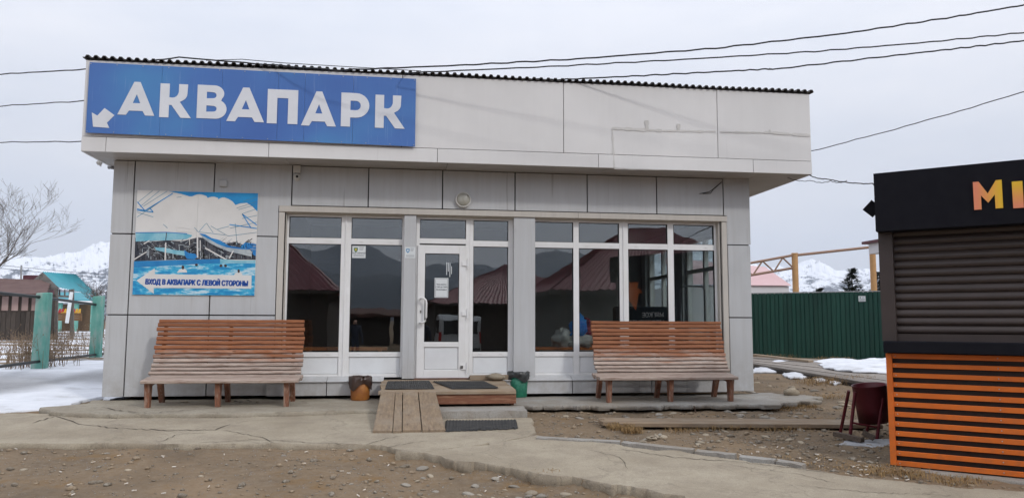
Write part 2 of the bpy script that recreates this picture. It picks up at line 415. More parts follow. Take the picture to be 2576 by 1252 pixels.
path2 = struct(sheet('concrete_path', gpoly(pB), ptop, .14, mConc, step=.13, jag=.11, jscale=3.2, edge=.035), label='pale concrete slab running off past the kiosk')
# upper apron slabs along the wall
def ztop(z0): return lambda x, y: z0+.006*fbm(x, y, 1.5, 3)-.012*max(0, -y-.6)
aL = [(-4.45, .06), (-4.35, -.35), (-4.75, -.85), (-4.4, -1.35), (-3.8, -1.62), (-2.5, -1.7), (-1.2, -1.62), (-.62, -1.5), (-.3, -1.6), (-.3, .06)]
aR = [(1.5, .06), (1.5, -1.15), (1.95, -1.28), (2.7, -1.36), (3.6, -1.40), (4.6, -1.42), (5.3, -1.38), (5.9, -1.12), (6.28, -.78), (6.42, -.42), (6.3, -.1), (5.9, .25), (5.6, .06)]
apronL = struct(sheet('concrete_apron', aL, ztop(0.0), .12, mConcA, step=.12, jag=.05), label='concrete apron slab along the wall under the poster')
apronR = struct(sheet('concrete_apron', aR, ztop(0.0), .06, mConcG, step=.12, jag=.15, jscale=4.5, edge=.03), label='grey concrete apron with a broken undercut edge')
# earth-filled cracks, ribbons pressed into the slabs
mCrack = M('crack_earth', (.06, .048, .036), (.09, .07, .05), 20, .95, var=0)
def crack(pix, width, parent, off=.052, z=None):
    P = []
    for i in range(len(pix)-1):
        a, b = np.array(pix[i], float), np.array(pix[i+1], float); n_ = max(2, int(np.hypot(*(b-a))/9))
        for k in range(n_): P.append(a+(b-a)*k/n_+np.array([random.uniform(-2, 2), random.uniform(-1.6, 1.6)]))
    P.append(np.array(pix[-1], float)); Q = []
    for p in P:
        q = GP(p[0], p[1], .045) if z is None else at(p[0], p[1], 2, z)
        Q.append(Vector((q[0], q[1], (ptop(q[0], q[1])+.004) if z is None else z+.009)))
    vs, fs = [], []
    for i, q in enumerate(Q):
        d = (Q[min(i+1, len(Q)-1)]-Q[max(i-1, 0)]); d.z = 0; s = Vector((-d.y, d.x, 0)).normalized()
        ww = width*.7*random.uniform(.3, 1.0)*min(1, .25+min(i, len(Q)-1-i)*.4)
        vs += [q-s*ww/2, q+s*ww/2]
        if i: fs.append((2*i-2, 2*i-1, 2*i+1, 2*i))
    MB().add(vs, fs).build('crack', mCrack, parent, fix=False)
for pix, w_ in [([(80, 1062), (140, 1048), (200, 1066), (290, 1078), (420, 1082), (540, 1080), (580, 1068)], .035), ([(400, 1113), (450, 1092), (520, 1088)], .02), ([(560, 1082), (660, 1098), (690, 1113)], .02),
                ([(920, 1120), (980, 1100), (1010, 1096)], .02), ([(960, 1128), (1040, 1112), (1080, 1108)], .015), ([(500, 1112), (640, 1104), (760, 1111), (870, 1116)], .02)]:
    crack(pix, w_, path)
for pix, w_ in [([(1560, 1128), (1700, 1150), (1850, 1160), (2050, 1182), (2200, 1205)], .02), ([(1850, 1172), (2000, 1190), (2100, 1215)], .012), ([(1480, 1130), (1560, 1150), (1580, 1180)], .012), ([(2000, 1220), (2200, 1238), (2400, 1246)], .014)]:
    crack(pix, w_, path2)
crack([(255, 1026), (300, 1032), (350, 1040), (430, 1036), (520, 1028), (560, 1022)], .03, apronL, z=-.008)
crack([(545, 1060-20), (550, 1050-12)], .02, apronL, z=-.012)
# kerb strip on the far side of the path
for a, b in [((1350, 1096), (1560, 1107)), ((1566, 1108), (1745, 1127)), ((1752, 1129), (1850, 1140)), ((1862, 1143), (1950, 1153)), ((1958, 1154), (2022, 1165))]:
    A, B_ = GP(*a, .07), GP(*b, .07); mb = MB(); prof = []
    n_ = 9; d = Vector(B_-A); d.z = 0; s = Vector((-d.y, d.x, 0)).normalized()
    rows = []
    for k in range(n_+1):
        p = Vector(A).lerp(Vector(B_), k/n_); h = H(p.x, p.y); j = fbm(p.x, p.y, 9, 3)*.018
        rows.append([p+s*(-.055+j)+Vector((0, 0, h-.03-p.z)), p+s*(-.05+j)+Vector((0, 0, h+.06+j*.5-p.z)), p+s*(.05+j)+Vector((0, 0, h+.065-p.z)), p+s*.06+Vector((0, 0, h-.03-p.z))])
    vv = [q for r_ in rows for q in r_]; ff = [(i*4+k, i*4+k+1, i*4+k+5, i*4+k+4) for i in range(n_) for k in range(3)]+[(3, 2, 1, 0), (n_*4, n_*4+1, n_*4+2, n_*4+3)]
    mb.add(vv, ff).build('kerb', mConcG, path2)

# ---------------- snow
def snow_mat():
    m, t, b, n, l = nodes('snow')
    v = coords(t, (1, 1, 1), False)
    a = tramp(t, tnoise(t, v, 2.0, 8, .65), [(.32, (.80, .82, .86)), (.55, (.70, .72, .76)), (.72, (.52, .52, .53))])
    at_ = n('ShaderNodeAttribute'); at_.attribute_name = 'ice'
    ice = tramp(t, tnoise(t, coords(t, (1, 5, 1), False), 4, 8, .7), [(.35, (.33, .33, .34)), (.55, (.23, .23, .235)), (.72, (.48, .49, .52))])
    l(tmix(t, at_.outputs['Fac'], a, ice), b.inputs['Base Color'])
    r_ = n('ShaderNodeMapRange'); r_.inputs['To Min'].default_value = .85; r_.inputs['To Max'].default_value = .6; b.inputs['Specular IOR Level'].default_value = .12; l(at_.outputs['Fac'], r_.inputs[0]); l(r_.outputs[0], b.inputs['Roughness'])
    tbump(t, b, tnoise(t, v, 9, 6, .6), .5, .02)
    return m
mSnow = snow_mat()
def set_ice(o, fn):
    me = o.data; a = me.attributes.new('ice', 'FLOAT', 'POINT')
    a.data.foreach_set('value', [fn(v.co.x, v.co.y) for v in me.vertices])
# snowy yard left of the building
edge_px = [(-420, 1040), (-150, 1040), (0, 1034), (60, 1033), (140, 1026), (200, 1013), (258, 1000)]
sp = [tuple(GP(x, y, .01)[:2]) for x, y in edge_px]+[(-4.33, .3), (-4.3, 12), (-5, 24), (-8, 46), (-40, 50), (-40, 6)]
stop = lambda x, y: H(x, y)+.035*sstep(0, .6, y+.3)+.028*fbm(x, y, .8, 4)+.014*fbm(x, y, 3.5, 3)+.012
snowL = struct(sheet('snow', sp, stop, .1, mSnow, step=.42, jag=.12, jscale=2, edge=.14), label='trampled snow covering the yard left of the building')
tr_px = [(0, 985), (130, 968), (255, 945)]; trc = [GP(x, y) for x, y in tr_px]
def icef(x, y):
    # the trodden, icy track that rounds the corner of the building
    yc = float(np.interp(x, [trc[0][0], trc[1][0], trc[2][0]], [trc[0][1], trc[1][1], trc[2][1]]))
    d = y-yc+.5*fbm(x, y, 1.1, 4); hw = 1.5 if d < 0 else 2.0
    return min(1, max(0, 1.25-abs(d)/hw)**.5)*sstep(-16, -11, x)*.9
set_ice(snowL, icef)
# thin snow and bare earth flecks between the weeds: earth patches
mEarth = M('frozen_earth', (.20, .15, .10), (.28, .22, .15), 6, .95, bump=.5, bscale=30)
k_ = 0
for px, py, rx, ry in [(20, 915, .9, .2), (200, 905, .5, .15), (160, 900, .8, .2), (60, 890, 1.4, .3), (240, 880, .6, .25), (110, 868, 1.5, .4), (60, 905, 1.2, .35), (150, 880, .9, .3), (215, 870, .7, .3), (30, 860, 1.3, .4), (120, 845, 1.5, .5), (250, 842, .8, .5), (190, 853, 1.2, .3), (70, 838, 2.2, .6)]:
    c_ = GP(px, py, .05); P = [(c_[0]+rx*math.cos(a)*(1+.3*random.uniform(-1, 1)), c_[1]+ry*math.sin(a)*(1+.3*random.uniform(-1, 1))) for a in np.linspace(0, 2*math.pi, 12)[:-1]]
    struct(sheet('bare_earth', P, lambda x, y: stop(x, y)+.012, .05, mEarth, step=.3, jag=.2, jscale=2, edge=.12), label='bare frozen earth showing through the yard snow')

# ---------------- mountains and hills
def mount_mat(name, rock, snowc, lo, hi):
    m, t, b, n, l = nodes(name)
    v = coords(t, (1, 1, 1), False); ge = n('ShaderNodeNewGeometry'); sx = n('ShaderNodeSeparateXYZ'); l(ge.outputs['Normal'], sx.inputs[0])
    ps = n('ShaderNodeSeparateXYZ'); l(ge.outputs['Position'], ps.inputs[0])
    hz = n('ShaderNodeMapRange'); hz.inputs['From Min'].default_value = lo; hz.inputs['From Max'].default_value = hi; hz.inputs['To Max'].default_value = .42; l(ps.outputs['Z'], hz.inputs[0])
    ad = n('ShaderNodeMath'); ad.operation = 'MULTIPLY_ADD'; ad.inputs[1].default_value = .35; l(sx.outputs['Z'], ad.inputs[0]); l(hz.outputs[0], ad.inputs[2])
    a2 = n('ShaderNodeMath'); a2.operation = 'MULTIPLY_ADD'; a2.inputs[1].default_value = 1.3; l(tnoise(t, v, .009, 10, .75), a2.inputs[0]); l(ad.outputs[0], a2.inputs[2])
    hf_ = n('ShaderNodeMath'); hf_.operation = 'MULTIPLY'; hf_.inputs[1].default_value = .5; l(a2.outputs[0], hf_.inputs[0])
    f = tramp(t, hf_.outputs[0], [(.55, 0.0), (.60, 1.0)])
    l(tmix(t, f, rock, snowc), b.inputs['Base Color']); b.inputs['Roughness'].default_value = .95; b.inputs['Specular IOR Level'].default_value = .05
    return m
mMt = mount_mat('snowy_rock', (.06, .075, .10), (.80, .82, .86), 20, 480)
mHill = M('hazed_forest_hill', (.020, .033, .048), (.045, .06, .08), .004, .95, var=0)  # forest colour with bluish distance haze mixed into it
def ridged(x, y, s):
    return 1-abs(noise.noise(Vector((x*s, y*s, 1.7))))*2
def ring(name, az0, az1, n_az, r0, r1, n_r, hf, mat, label):
    vs, fs = [], []
    for i in range(n_az+1):
        az = R(az0+(az1-az0)*i/n_az)
        for j in range(n_r+1):
            r_ = r0+(r1-r0)*j/n_r; x, y = r_*math.sin(az), r_*math.cos(az)
            vs.append((x, y, hf(x, y, j/n_r, math.degrees(az))))
    for i in range(n_az):
        for j in range(n_r): k = i*(n_r+1)+j; fs.append((k+n_r+1, k+n_r+2, k+1, k))
    return struct(MB().add(vs, fs, False).build(name, mat, fix=False), label=label)
def mh(x, y, t_, az):
    env = math.sin(math.pi*min(1, t_*1.02)*.5)**1.3 if t_ < .8 else 1-((t_-.8)/.2)**2*.6
    h = 0; amp = 1; s = .0011
    for o in range(6):
        h += amp*ridged(x+o*911, y-o*377, s); amp *= .56; s *= 2.1
    top = 590+60*math.sin(az*.33+1.2)+40*math.sin(az*.9)
    return -30+env*top*(.52+.24*h)
ring('mountains', -45, 50, 1000, 4200, 7200, 60, mh, mMt, 'snow-covered jagged mountain range behind the town')
def hh(x, y, t_, az):
    return -30+max(0, math.sin(math.pi*t_))**.8*(195+45*math.sin(az*.21)+25*math.sin(az*.53+1))*(.95+.12*fbm(x, y, .002, 4))
ring('hills', 105, 255, 160, 4200, 6600, 16, lambda x, y, t_, az: -30+max(0, math.sin(math.pi*t_))**.8*(500+60*math.sin(az*.3+2)+35*math.sin(az*.9))*(.95+.1*fbm(x, y, .0015, 4)), mHill, 'farther hills fading into haze, mirrored in the windows')
ring('hills', 105, 255, 160, 2000, 3600, 16, hh, mHill, 'dark forested hills mirrored in the windows')

# ================================================================== MAIN BUILDING
WX0, WX1 = -4.305, 5.655; ZS = 3.52; FX0, FX1, FY = -4.545, 6.465, -.6; FZ1 = 4.845; BD = 7.0
bld = thing('entrance_building', 'grey panelled single-storey entrance building with glazed front and deep beige fascia', 'building', (.7, 0, 0))
mCore = M('dark_joint', (.035, .033, .03), (.05, .048, .045), 5, .9, var=0)
def panel(name, x0, x1, z0, z1, y, t, mat, parent, gap=.006, bev=.003):
    o = MB().box(x0+gap, x1-gap, y-t, y, z0+gap, z1-gap).build(name, mat, parent); bevel(o, bev, 1); return o
# structural core behind the cladding (dark joints show between the panels)
OX0, OX1, OZ0, OZ1 = -1.80, 5.14, .30, 2.815          # opening of the glazed front
core = MB()
core.box(WX0+.02, OX0, .0, .25, .06, ZS+.15); core.box(OX1, WX1-.02, .0, .25, .06, ZS+.15); core.box(OX0, OX1, .0, .25, OZ1, ZS+.15); core.box(OX0, OX1, .0, .25, .06, OZ0-.03)
core.build('wall_core', mCore, bld)
# front cladding panels
XS = [WX0, -4.0, -2.86, -1.722, -.572, .573, 1.723, 2.898, 4.057, 5.199, WX1]
ZR1, ZR2, ZHD = 2.425, 1.235, 2.90
py, pt = -.002, .032
for i in range(3):
    xe = XS[i+1] if i < 2 else -1.905
    zt = ZS+.003
    if i < 2:
        panel('wall_panel', XS[i], XS[i+1], ZR1, zt, py, pt, mWall, bld, .009)
    else:
        # panel that steps around the corner of the window trim
        poly = [(XS[2]+.009, ZR1+.009), (-1.91, ZR1+.009), (-1.91, ZHD), (XS[3]-.009, ZHD), (XS[3]-.009, zt), (XS[2]+.009, zt)]
        MB().prism(poly, (0, py-pt, 0), (1, 0, 0), (0, 0, 1), (0, pt, 0)).build('wall_panel', mWall, bld)
    panel('wall_panel', XS[i], xe, ZR2, ZR1, py, pt, mWall, bld, .009)
    panel('wall_panel', XS[i], xe, .045, ZR2, py, pt, mWall, bld, .009)
for i in range(3, 9):
    panel('wall_panel', XS[i], XS[i+1], ZHD+.003, ZS+.003, py, pt, mWall, bld, .009)
for z0, z1 in ((ZR1, ZS+.003), (ZR2, ZR1), (.045, ZR2)):
    if z1 > 3: 
        poly = [(5.199+.009, ZHD+.01), (5.25, ZHD+.01), (5.25, z0+.009), (WX1, z0+.009), (WX1, z1), (5.199+.009, z1)]
        MB().prism(poly, (0, py-pt, 0), (1, 0, 0), (0, 0, 1), (0, pt, 0)).build('wall_panel', mWall, bld)
    else: panel('wall_panel', 5.25, WX1, z0, z1, py, pt, mWall, bld, .009)
# side and back walls (right wall has two real window openings)
sw = MB(); sw.box(WX0, WX0+.2, .25, BD, .05, ZS); sw.box(WX0, WX1, BD, BD+.2, .05, ZS)
for a, b in ((.25, .75), (2.55, 3.1), (4.9, BD)): sw.box(WX1-.22, WX1, a, b, .05, ZS)
for a, b in ((.75, 2.55), (3.1, 4.9)): sw.box(WX1-.22, WX1, a, b, .05, .7); sw.box(WX1-.22, WX1, a, b, 2.75, ZS)
sw.build('side_wall', mWall, bld)
for a, b in ((.75, 2.55), (3.1, 4.9)):
    wn = MB()
    for c in (a, (a+b)/2-.035, b-.07): wn.box(WX1-.14, WX1-.06, c, c+.07, .7, 2.75)
    for z in (.7, 2.1, 2.68): wn.box(WX1-.138, WX1-.062, a+.07, b-.07, z, z+.07)
    wo = wn.build('side_window', mPVC, bld)
    MB().box(WX1-.11, WX1-.10, a+.07, b-.07, .77, 2.68).build('pane', mGlass, wo)
# window trim around the glazed front
tr = [(-1.885, 5.235, 2.805, 2.892)]
for x0, x1 in ((-1.9, 2.74), (2.744, 5.245)):
    bevel(MB().box(x0, x1, -.06, .02, 2.805, 2.895).build('window_header', mTrim, bld), .004, 1)
bevel(MB().box(-1.90, -1.815, -.045, .06, .30, 2.803).build('window_jamb', mTrim, bld), .003, 1)
bevel(MB().box(5.155, 5.243, -.045, .06, .30, 2.803).build('window_jamb', mTrim, bld), .003, 1)
MB().box(5.115, 5.157, .0, .14, .30, 2.803).build('window_reveal', mTrim, bld)
MB().box(-1.817, -1.792, .0, .14, .30, 2.803).build('window_reveal', mTrim, bld)
MB().box(-1.79, 5.115, .0, .14, 2.79, 2.815).build('window_soffit', mTrim, bld)
# sill box under the glazing, left and right of the porch
mSill = mWall
for x0, x1, seams in ((-1.99, -.28, (-1.12, )), (1.5, 5.15, (2.62, 3.9))):
    bounds = [x0]+list(seams)+[x1]
    for a, b in zip(bounds[:-1], bounds[1:]):
        panel('sill_panel', a, b, .045, .255, .01, .14, mWall, bld, .006)
        bevel(MB().hexa([(a+.003, -.16, .25), (b-.003, -.16, .25), (b-.003, .09, .262), (a+.003, .09, .262), (a+.003, -.16, .262), (b-.003, -.16, .262), (b-.003, .09, .322), (a+.003, .09, .322)]).build('sill_cover', mTrim if False else mWall, bld), .003, 1)
# ---- glazed front
FYF, FYB = .085, .155                          # front and back of the plastic frames
def frame_bars(x0, x1, z0, z1, wl=.05, wr=.05, wb=.05, wt=.05, y0=FYF, y1=FYB):
    m = MB(); m.box(x0, x0+wl, y0, y1, z0, z1); m.box(x1-wr, x1, y0, y1, z0, z1)
    m.box(x0+wl, x1-wr, y0+.002, y1-.002, z0, z0+wb); m.box(x0+wl, x1-wr, y0+.002, y1-.002, z1-wt, z1); return m
def pane(x0, x1, z0, z1, parent, y=.115):
    gk = MB()
    g_ = .008
    gk.box(x0-.002, x0+g_, FYF+.006, y+.02, z0, z1); gk.box(x1-g_, x1+.002, FYF+.006, y+.02, z0, z1)
    gk.box(x0+g_, x1-g_, FYF+.007, y+.02, z0-.002, z0+g_); gk.box(x0+g_, x1-g_, FYF+.007, y+.02, z1-g_, z1+.002)
    gk.build('gasket', mGasket, parent)
    return MB().box(x0+.001, x1-.001, y, y+.006, z0+.001, z1-.001).build('pane', mGlass, parent)
ZT0, ZT1, ZB0, ZPB, ZPT = 2.43, 2.338, .685, .325, .612   # transom glass bottom, lower glass top, lower glass bottom, infill panel
def clip(m, x, z): m.box(x-.018, x+.018, FYF-.006, FYF+.003, z-.007, z+.007)
def window(x0, x1, gx, label=None):
    """fixed light from x0 to x1; gx list of (glass left, glass right)"""
    m = MB(); ed = [x0]+[v for g_ in gx for v in g_]+[x1]
    for k in range(0, len(ed), 2): m.box(ed[k], ed[k+1], FYF, FYB, .30, 2.79)
    for a, b in gx:
        m.box(a, b, FYF+.003, FYB-.002, 2.755, 2.79); m.box(a, b, FYF+.003, FYB-.002, ZT1, ZT0); m.box(a, b, FYF+.003, FYB-.002, ZPT, ZB0); m.box(a, b, FYF+.003, FYB-.002, .30, ZPB+.02)
    wd = bevel(m.build('window', mPVC, bld), .003, 1)
    for a, b in gx:
        pane(a, b, ZT0, 2.755, wd); pane(a, b, ZB0, ZT1, wd)
        bevel(MB().box(a+.012, b-.012, FYF+.018, FYB-.01, ZPB+.032, ZPT-.012).build('infill_panel', mPVCp, wd), .004, 1)
        MB().box(a, b, FYF+.03, FYB-.012, ZPB+.018, ZPT+.002).build('panel_bead', mPVC, wd)
        for f in (.2, .8):
            for zc in ((ZT0+ZT1)/2, (ZPT+ZB0)/2+.01): dr = MB(); clip(dr, a+(b-a)*f, zc); dr.build('drain_cap', mPVC, wd)
    return wd
window(-1.792, -.906, [(-1.762, -.976)])
window(-.898, .005, [(-.822, -.042)])
window(1.018, 1.712, [(1.076, 1.633)])
window(2.04, 3.522, [(2.052, 2.691), (2.782, 3.454)])
window(3.53, 5.113, [(3.603, 4.272), (4.373, 5.072)])
# posts between the windows
MB().box(-.912, -.894, .07, .14, .30, 2.79).build('joint_strip', mPVC, bld)
MB().box(3.515, 3.537, .07, .14, .30, 2.79).build('joint_strip', mPVC, bld)
for x0, x1 in ((-.012, .172), (1.708, 2.048)):
    bevel(MB().box(x0, x1, -.03, .2, .285, 2.803).build('clad_post', mWall, bld), .003, 1)
# ---- door with its frame and transom light
df = frame_bars(.176, 1.016, .27, 2.79, .055, .06, .02, .035, .075, .165)
df.box(.231, .956, .077, .163, 2.372, 2.452)
dfo = bevel(df.build('door_frame', mPVC, bld), .003, 1)
pane(.231, .956, 2.452, 2.755, dfo, .12)
dl = MB(); DX0, DX1, DZ0, DZ1 = .205, .965, .288, 2.345; DF = .045
a, b = .318, .853
dl.box(DX0, a, DF, .115, DZ0, DZ1); dl.box(b, DX1, DF, .115, DZ0, DZ1)
for z0, z1 in ((DZ0, .405), (.762, .84), (2.213, DZ1)): dl.box(a, b, DF+.002, .113, z0, z1)
door = bevel(dl.build('door', mPVC, bld), .004, 2)
def dpane(): 
    gk = MB(); z0, z1, g_ = .84, 2.213, .009
    gk.box(a, a+g_, DF+.008, .09, z0, z1); gk.box(b-g_, b, DF+.008, .09, z0, z1); gk.box(a+g_, b-g_, DF+.009, .09, z0, z0+g_); gk.box(a+g_, b-g_, DF+.009, .09, z1-g_, z1)
    gk.build('gasket', mGasket, door); MB().box(a, b, .075, .081, z0, z1).build('pane', mGlass, door)
dpane()
bevel(MB().box(a+.014, b-.014, DF+.016, .1, .42, .748).build('door_panel', mPVCp, door), .004, 1)
MB().box(a, b, DF+.03, .105, .405, .762).build('panel_bead', mPVC, door)
MB().tube([(.262, DF, 1.14), (.262, DF-.075, 1.14), (.30, DF-.085, 1.135), (.335, DF-.085, 1.165), (.345, DF-.085, 1.22), (.345, DF-.085, 1.44), (.335, DF-.085, 1.485), (.30, DF-.085, 1.515), (.262, DF-.075, 1.51), (.262, DF, 1.51)], .0155, 10).build('door_handle', mPVC, door)
lk = MB().box(.25, .272, DF-.006, DF+.002, 1.285, 1.325).build('lock_plate', M('worn_steel', (.3, .29, .28), (.12, .11, .1), 40, .4, metal=.6), door)
for z in (2.06, 1.28, .45):
    hg = MB().box(.90, .985, DF-.018, DF+.001, z-.035, z+.035); hg.tube([(.985, DF-.022, z-.085), (.985, DF-.022, z+.075)], .014, 8)
    hg.build('hinge', mPVC, door)
MB().box(.885, .925, DF-.02, DF-.012, .43, .475).build('hinge_cover', M('worn_steel', (.3, .29, .28)), door)
MB().box(.17, 1.02, -.02, .2, .262, .287).build('threshold', M('threshold_wood', (.16, .075, .05), (.1, .05, .04), 9, .8), bld)
# ---- fascia, soffit, roof
SEAM = 3.735
ub = [FX0, -.075, 2.394, 4.884, FX1]
for i in range(4): panel('fascia_panel', ub[i], ub[i+1], SEAM, FZ1, FY+.03, .03, mFascia, bld, .0045)
lb = [FX0, -4.215, -1.985, .462, 2.94, 5.465, FX1]
for i in range(6): panel('fascia_panel', lb[i], lb[i+1], ZS, SEAM, FY+.03, .034, mFascia, bld, .0035)
MB().box(FX0+.01, FX1-.01, FY+.031, FY+.2, ZS+.01, FZ1-.02).build('fascia_core', mCore, bld)
MB().box(FX0, FX0+.03, FY+.032, BD, ZS+.002, FZ1).build('fascia_return', mFascia, bld); MB().box(FX1-.03, FX1, FY+.032, BD, ZS+.002, FZ1).build('fascia_return', mFascia, bld)
# soffit boards with mitred corners
so_ = MB(); zz = ZS+.006
sb = [FX0+.002, -1.75, .62, 3.1, 5.62]
def quad(m, p, t=.012): 
    m.hexa([(x, y, zz) for x, y in p]+[(x, y, zz+t) for x, y in p])
for i in range(4):
    x0 = sb[i] if i else FX0+.002
    p = [(x0+.003, FY+.005), (sb[i+1]-.003, FY+.005), (sb[i+1]-.003, .0), ((WX0 if i == 0 else x0+.003), .0)]
    q = MB(); quad(q, p); q.build('soffit_panel', mSoffit, bld)
q = MB(); quad(q, [(5.623, FY+.005), (FX1-.004, FY+.005), (WX1, .0), (5.623, .0)]); q.build('soffit_panel', mSoffit, bld)
q = MB(); quad(q, [(WX1+.003, .0), (FX1-.004, FY+.009), (FX1-.004, BD), (WX1+.003, BD)]); q.build('soffit_panel', mSoffit, bld)
q = MB(); quad(q, [(FX0+.004, FY+.009), (WX0-.003, .0), (WX0-.003, BD), (FX0+.004, BD)]); q.build('soffit_panel', mSoffit, bld)
# corrugated roof sheet
prof = []; x = FX0-.03; pitch = .111
while x < FX1+.05:
    prof += [(x, 0), (x+.028, 0), (x+.046, .033), (x+.082, .033), (x+.1, 0)]; x += pitch
rv, rf = [], []; n_ = len(prof)
for (yy, zo) in ((FY-.04, 0), (BD+.3, .25)):
    for dz in (0, .012):
        rv += [(px, yy, FZ1+.012+pz+dz+zo+.006*math.sin(px*2.3)) for px, pz in prof]
for i in range(n_-1):
    rf += [(i, i+1, 2*n_+i+1, 2*n_+i), (n_+i, 3*n_+i, 3*n_+i+1, n_+i+1), (i, n_+i, n_+i+1, i+1)]
MB().add(rv, rf).build('corrugated_roof', mRoof, bld)
MB().box(FX0+.02, FX1-.02, FY+.01, FY+.06, FZ1-.012, FZ1+.01).build('roof_batten', mRoof, bld)
MB().tube([(-2.9, FY-.04, FZ1+.06), (-2.4, FY-.05, FZ1+.1), (-1.8, FY-.05, FZ1+.075), (-1.0, FY-.04, FZ1+.07), (.2, FY-.02, FZ1+.065)], .006, 5).build('loose_cable', mBlack, bld)
# remnants of an older sign: tape strips and scrubbed patches
mTape = M('tape_residue', (.61, .595, .57), (.56, .545, .52), 9, .7)
mScrub = M('scrubbed_patch', (.66, .645, .62), (.705, .69, .665), 4, .6, stretch=(1, 1, 2.5), var=.02)
SK = [0]
def strip(p, q, wd, jit=.006):
    SK[0] += 1
    A, B_ = WP(*p, FY-.002), WP(*q, FY-.002); v, f = [], []; n_ = 14
    d = Vector(B_-A); nn = Vector((-d.z, 0, d.x)).normalized()
    for k in range(n_+1):
        c = Vector(A).lerp(Vector(B_), k/n_); w1 = wd*(1+random.uniform(-.5, .3)); v += [c-nn*w1/2, c+nn*w1/2]
        if k: f.append((2*k-2, 2*k-1, 2*k+1, 2*k))
    for vv in v: vv.y = FY-.0055-.0005*SK[0]
    MB().add(v, f).build('tape_strip', mTape, bld, fix=False)
strip((1540, 321), (1545, 422), .03); strip((1540, 323), (1665, 329), .045); strip((1665, 329), (1800, 331), .035); strip((1812, 332), (1925, 334), .03); strip((1925, 333), (2038, 341), .04)
strip((1626, 303), (1628, 326), .07); strip((1707, 312), (1706, 327), .06); strip((1935, 327), (1937, 335), .05); strip((1545, 425), (1720, 428), .012)
# ---- interior seen through the glass
mIn = M('interior_wall', (.40, .40, .38), (.34, .34, .32), 2, .8); mInD = M('interior_wall_dimmed', (.03, .026, .024), (.02, .018, .016), 3, .8)  # second wall colour near-black: dimness of the left rooms put into it
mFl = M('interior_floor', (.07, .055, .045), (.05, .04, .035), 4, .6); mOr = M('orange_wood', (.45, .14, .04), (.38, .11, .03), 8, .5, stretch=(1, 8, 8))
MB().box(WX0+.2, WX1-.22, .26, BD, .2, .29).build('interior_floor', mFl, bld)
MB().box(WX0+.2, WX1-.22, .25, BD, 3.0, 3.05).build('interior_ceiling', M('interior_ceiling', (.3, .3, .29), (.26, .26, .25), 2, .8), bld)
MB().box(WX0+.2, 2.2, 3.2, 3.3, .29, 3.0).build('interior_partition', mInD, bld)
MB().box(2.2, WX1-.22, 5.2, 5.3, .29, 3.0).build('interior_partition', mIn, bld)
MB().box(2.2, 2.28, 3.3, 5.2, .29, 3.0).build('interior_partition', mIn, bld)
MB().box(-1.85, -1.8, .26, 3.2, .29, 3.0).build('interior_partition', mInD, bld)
def interior_bench(x0, x1, lab):
    t_ = thing('interior_bench', lab, 'bench', ((x0+x1)/2, .55, .29))
    MB().box(x0, x1, .42, .75, .70, .745).build('seat', mOr, t_)
    for x in (x0+.1, x1-.14): MB().box(x, x+.05, .46, .72, .29, .70).build('leg', mOr, t_)
interior_bench(-1.6, -.25, 'low orange wooden bench inside behind the windows next to the door')
interior_bench(2.05, 3.3, 'low orange wooden bench inside holding the heap of bags')
def blob(name, c, r, mat, parent, seed=0, n=14, crink=.25):
    pr = [(r[0]*math.sin(math.pi*k/9)+.001, -r[2]*math.cos(math.pi*k/9)) for k in range(10)]; c = Vector(c)
    def wob(rr, hh, th, i):
        q = 1+crink*noise.fractal(Vector((math.cos(th)*1.7+seed, math.sin(th)*1.7, hh/r[2]*1.5+seed*3)), 1, 2, 3); return rr*q*(1 if abs(math.cos(th)) < 2 else 1), hh*q
    m = MB().lathe(c, pr, n, wob=wob)
    m.v = [(x, c.y+(y-c.y)*r[1]/r[0], z) for x, y, z in m.v]
    return m.build(name, mat, parent)
mBl = M('blue_cloth', (.02, .16, .55), (.03, .3, .7), 6, .6); mRd = M('red_cloth', (.28, .02, .05), (.08, .01, .05), 12, .6, lo=.45, hi=.55); mWh = M('pale_cloth', (.55, .53, .49), (.38, .37, .36), 5, .8)
for nm, c, r_, mt, lb, sd_ in (('bag', (2.86, .52, 1.06), (.13, .12, .2), mBl, 'bright blue bag on top of the heap behind the glass', 1), ('bag', (3.02, .62, .96), (.2, .16, .2), mRd, 'red and purple patterned bag behind the blue bag', 2),
                               ('jacket', (2.62, .58, .88), (.17, .14, .15), mWh, 'pale folded jacket at the edge of the bag heap', 3), ('jacket', (2.88, .48, .85), (.19, .1, .115), mWh, 'pale cloth lying under the blue bag', 4)):
    tag(blob(nm, c, r_, mt, None, sd_, 26, .75), lb, nm)
so2 = thing('sofa', 'dark grey padded sofa inside behind the right window', 'sofa', (4.05, 1.7, .29))
mSofa = M('sofa_cloth', (.02, .028, .032), (.03, .04, .045), 8, .8)
bevel(MB().box(3.9, 5.1, 1.4, 2.1, .29, .75).build('seat', mSofa, so2), .06, 3); bevel(MB().box(3.9, 5.1, 1.95, 2.2, .6, 1.45).build('backrest', mSofa, so2), .06, 3)
rk = thing('clothes_rack', 'tubular metal clothes rack inside by the right window', 'rack', (4.95, .8, .29))
MB().tube([(4.74, .8, .3), (4.74, .8, 1.72), (4.8, .8, 1.78), (5.12, .8, 1.78), (5.18, .8, 1.72), (5.18, .8, .3)], .014, 8).build('frame', mSteel, rk)
MB().tube([(4.74, .8, 1.1), (5.18, .8, 1.1)], .01, 6).build('crossbar', mSteel, rk)

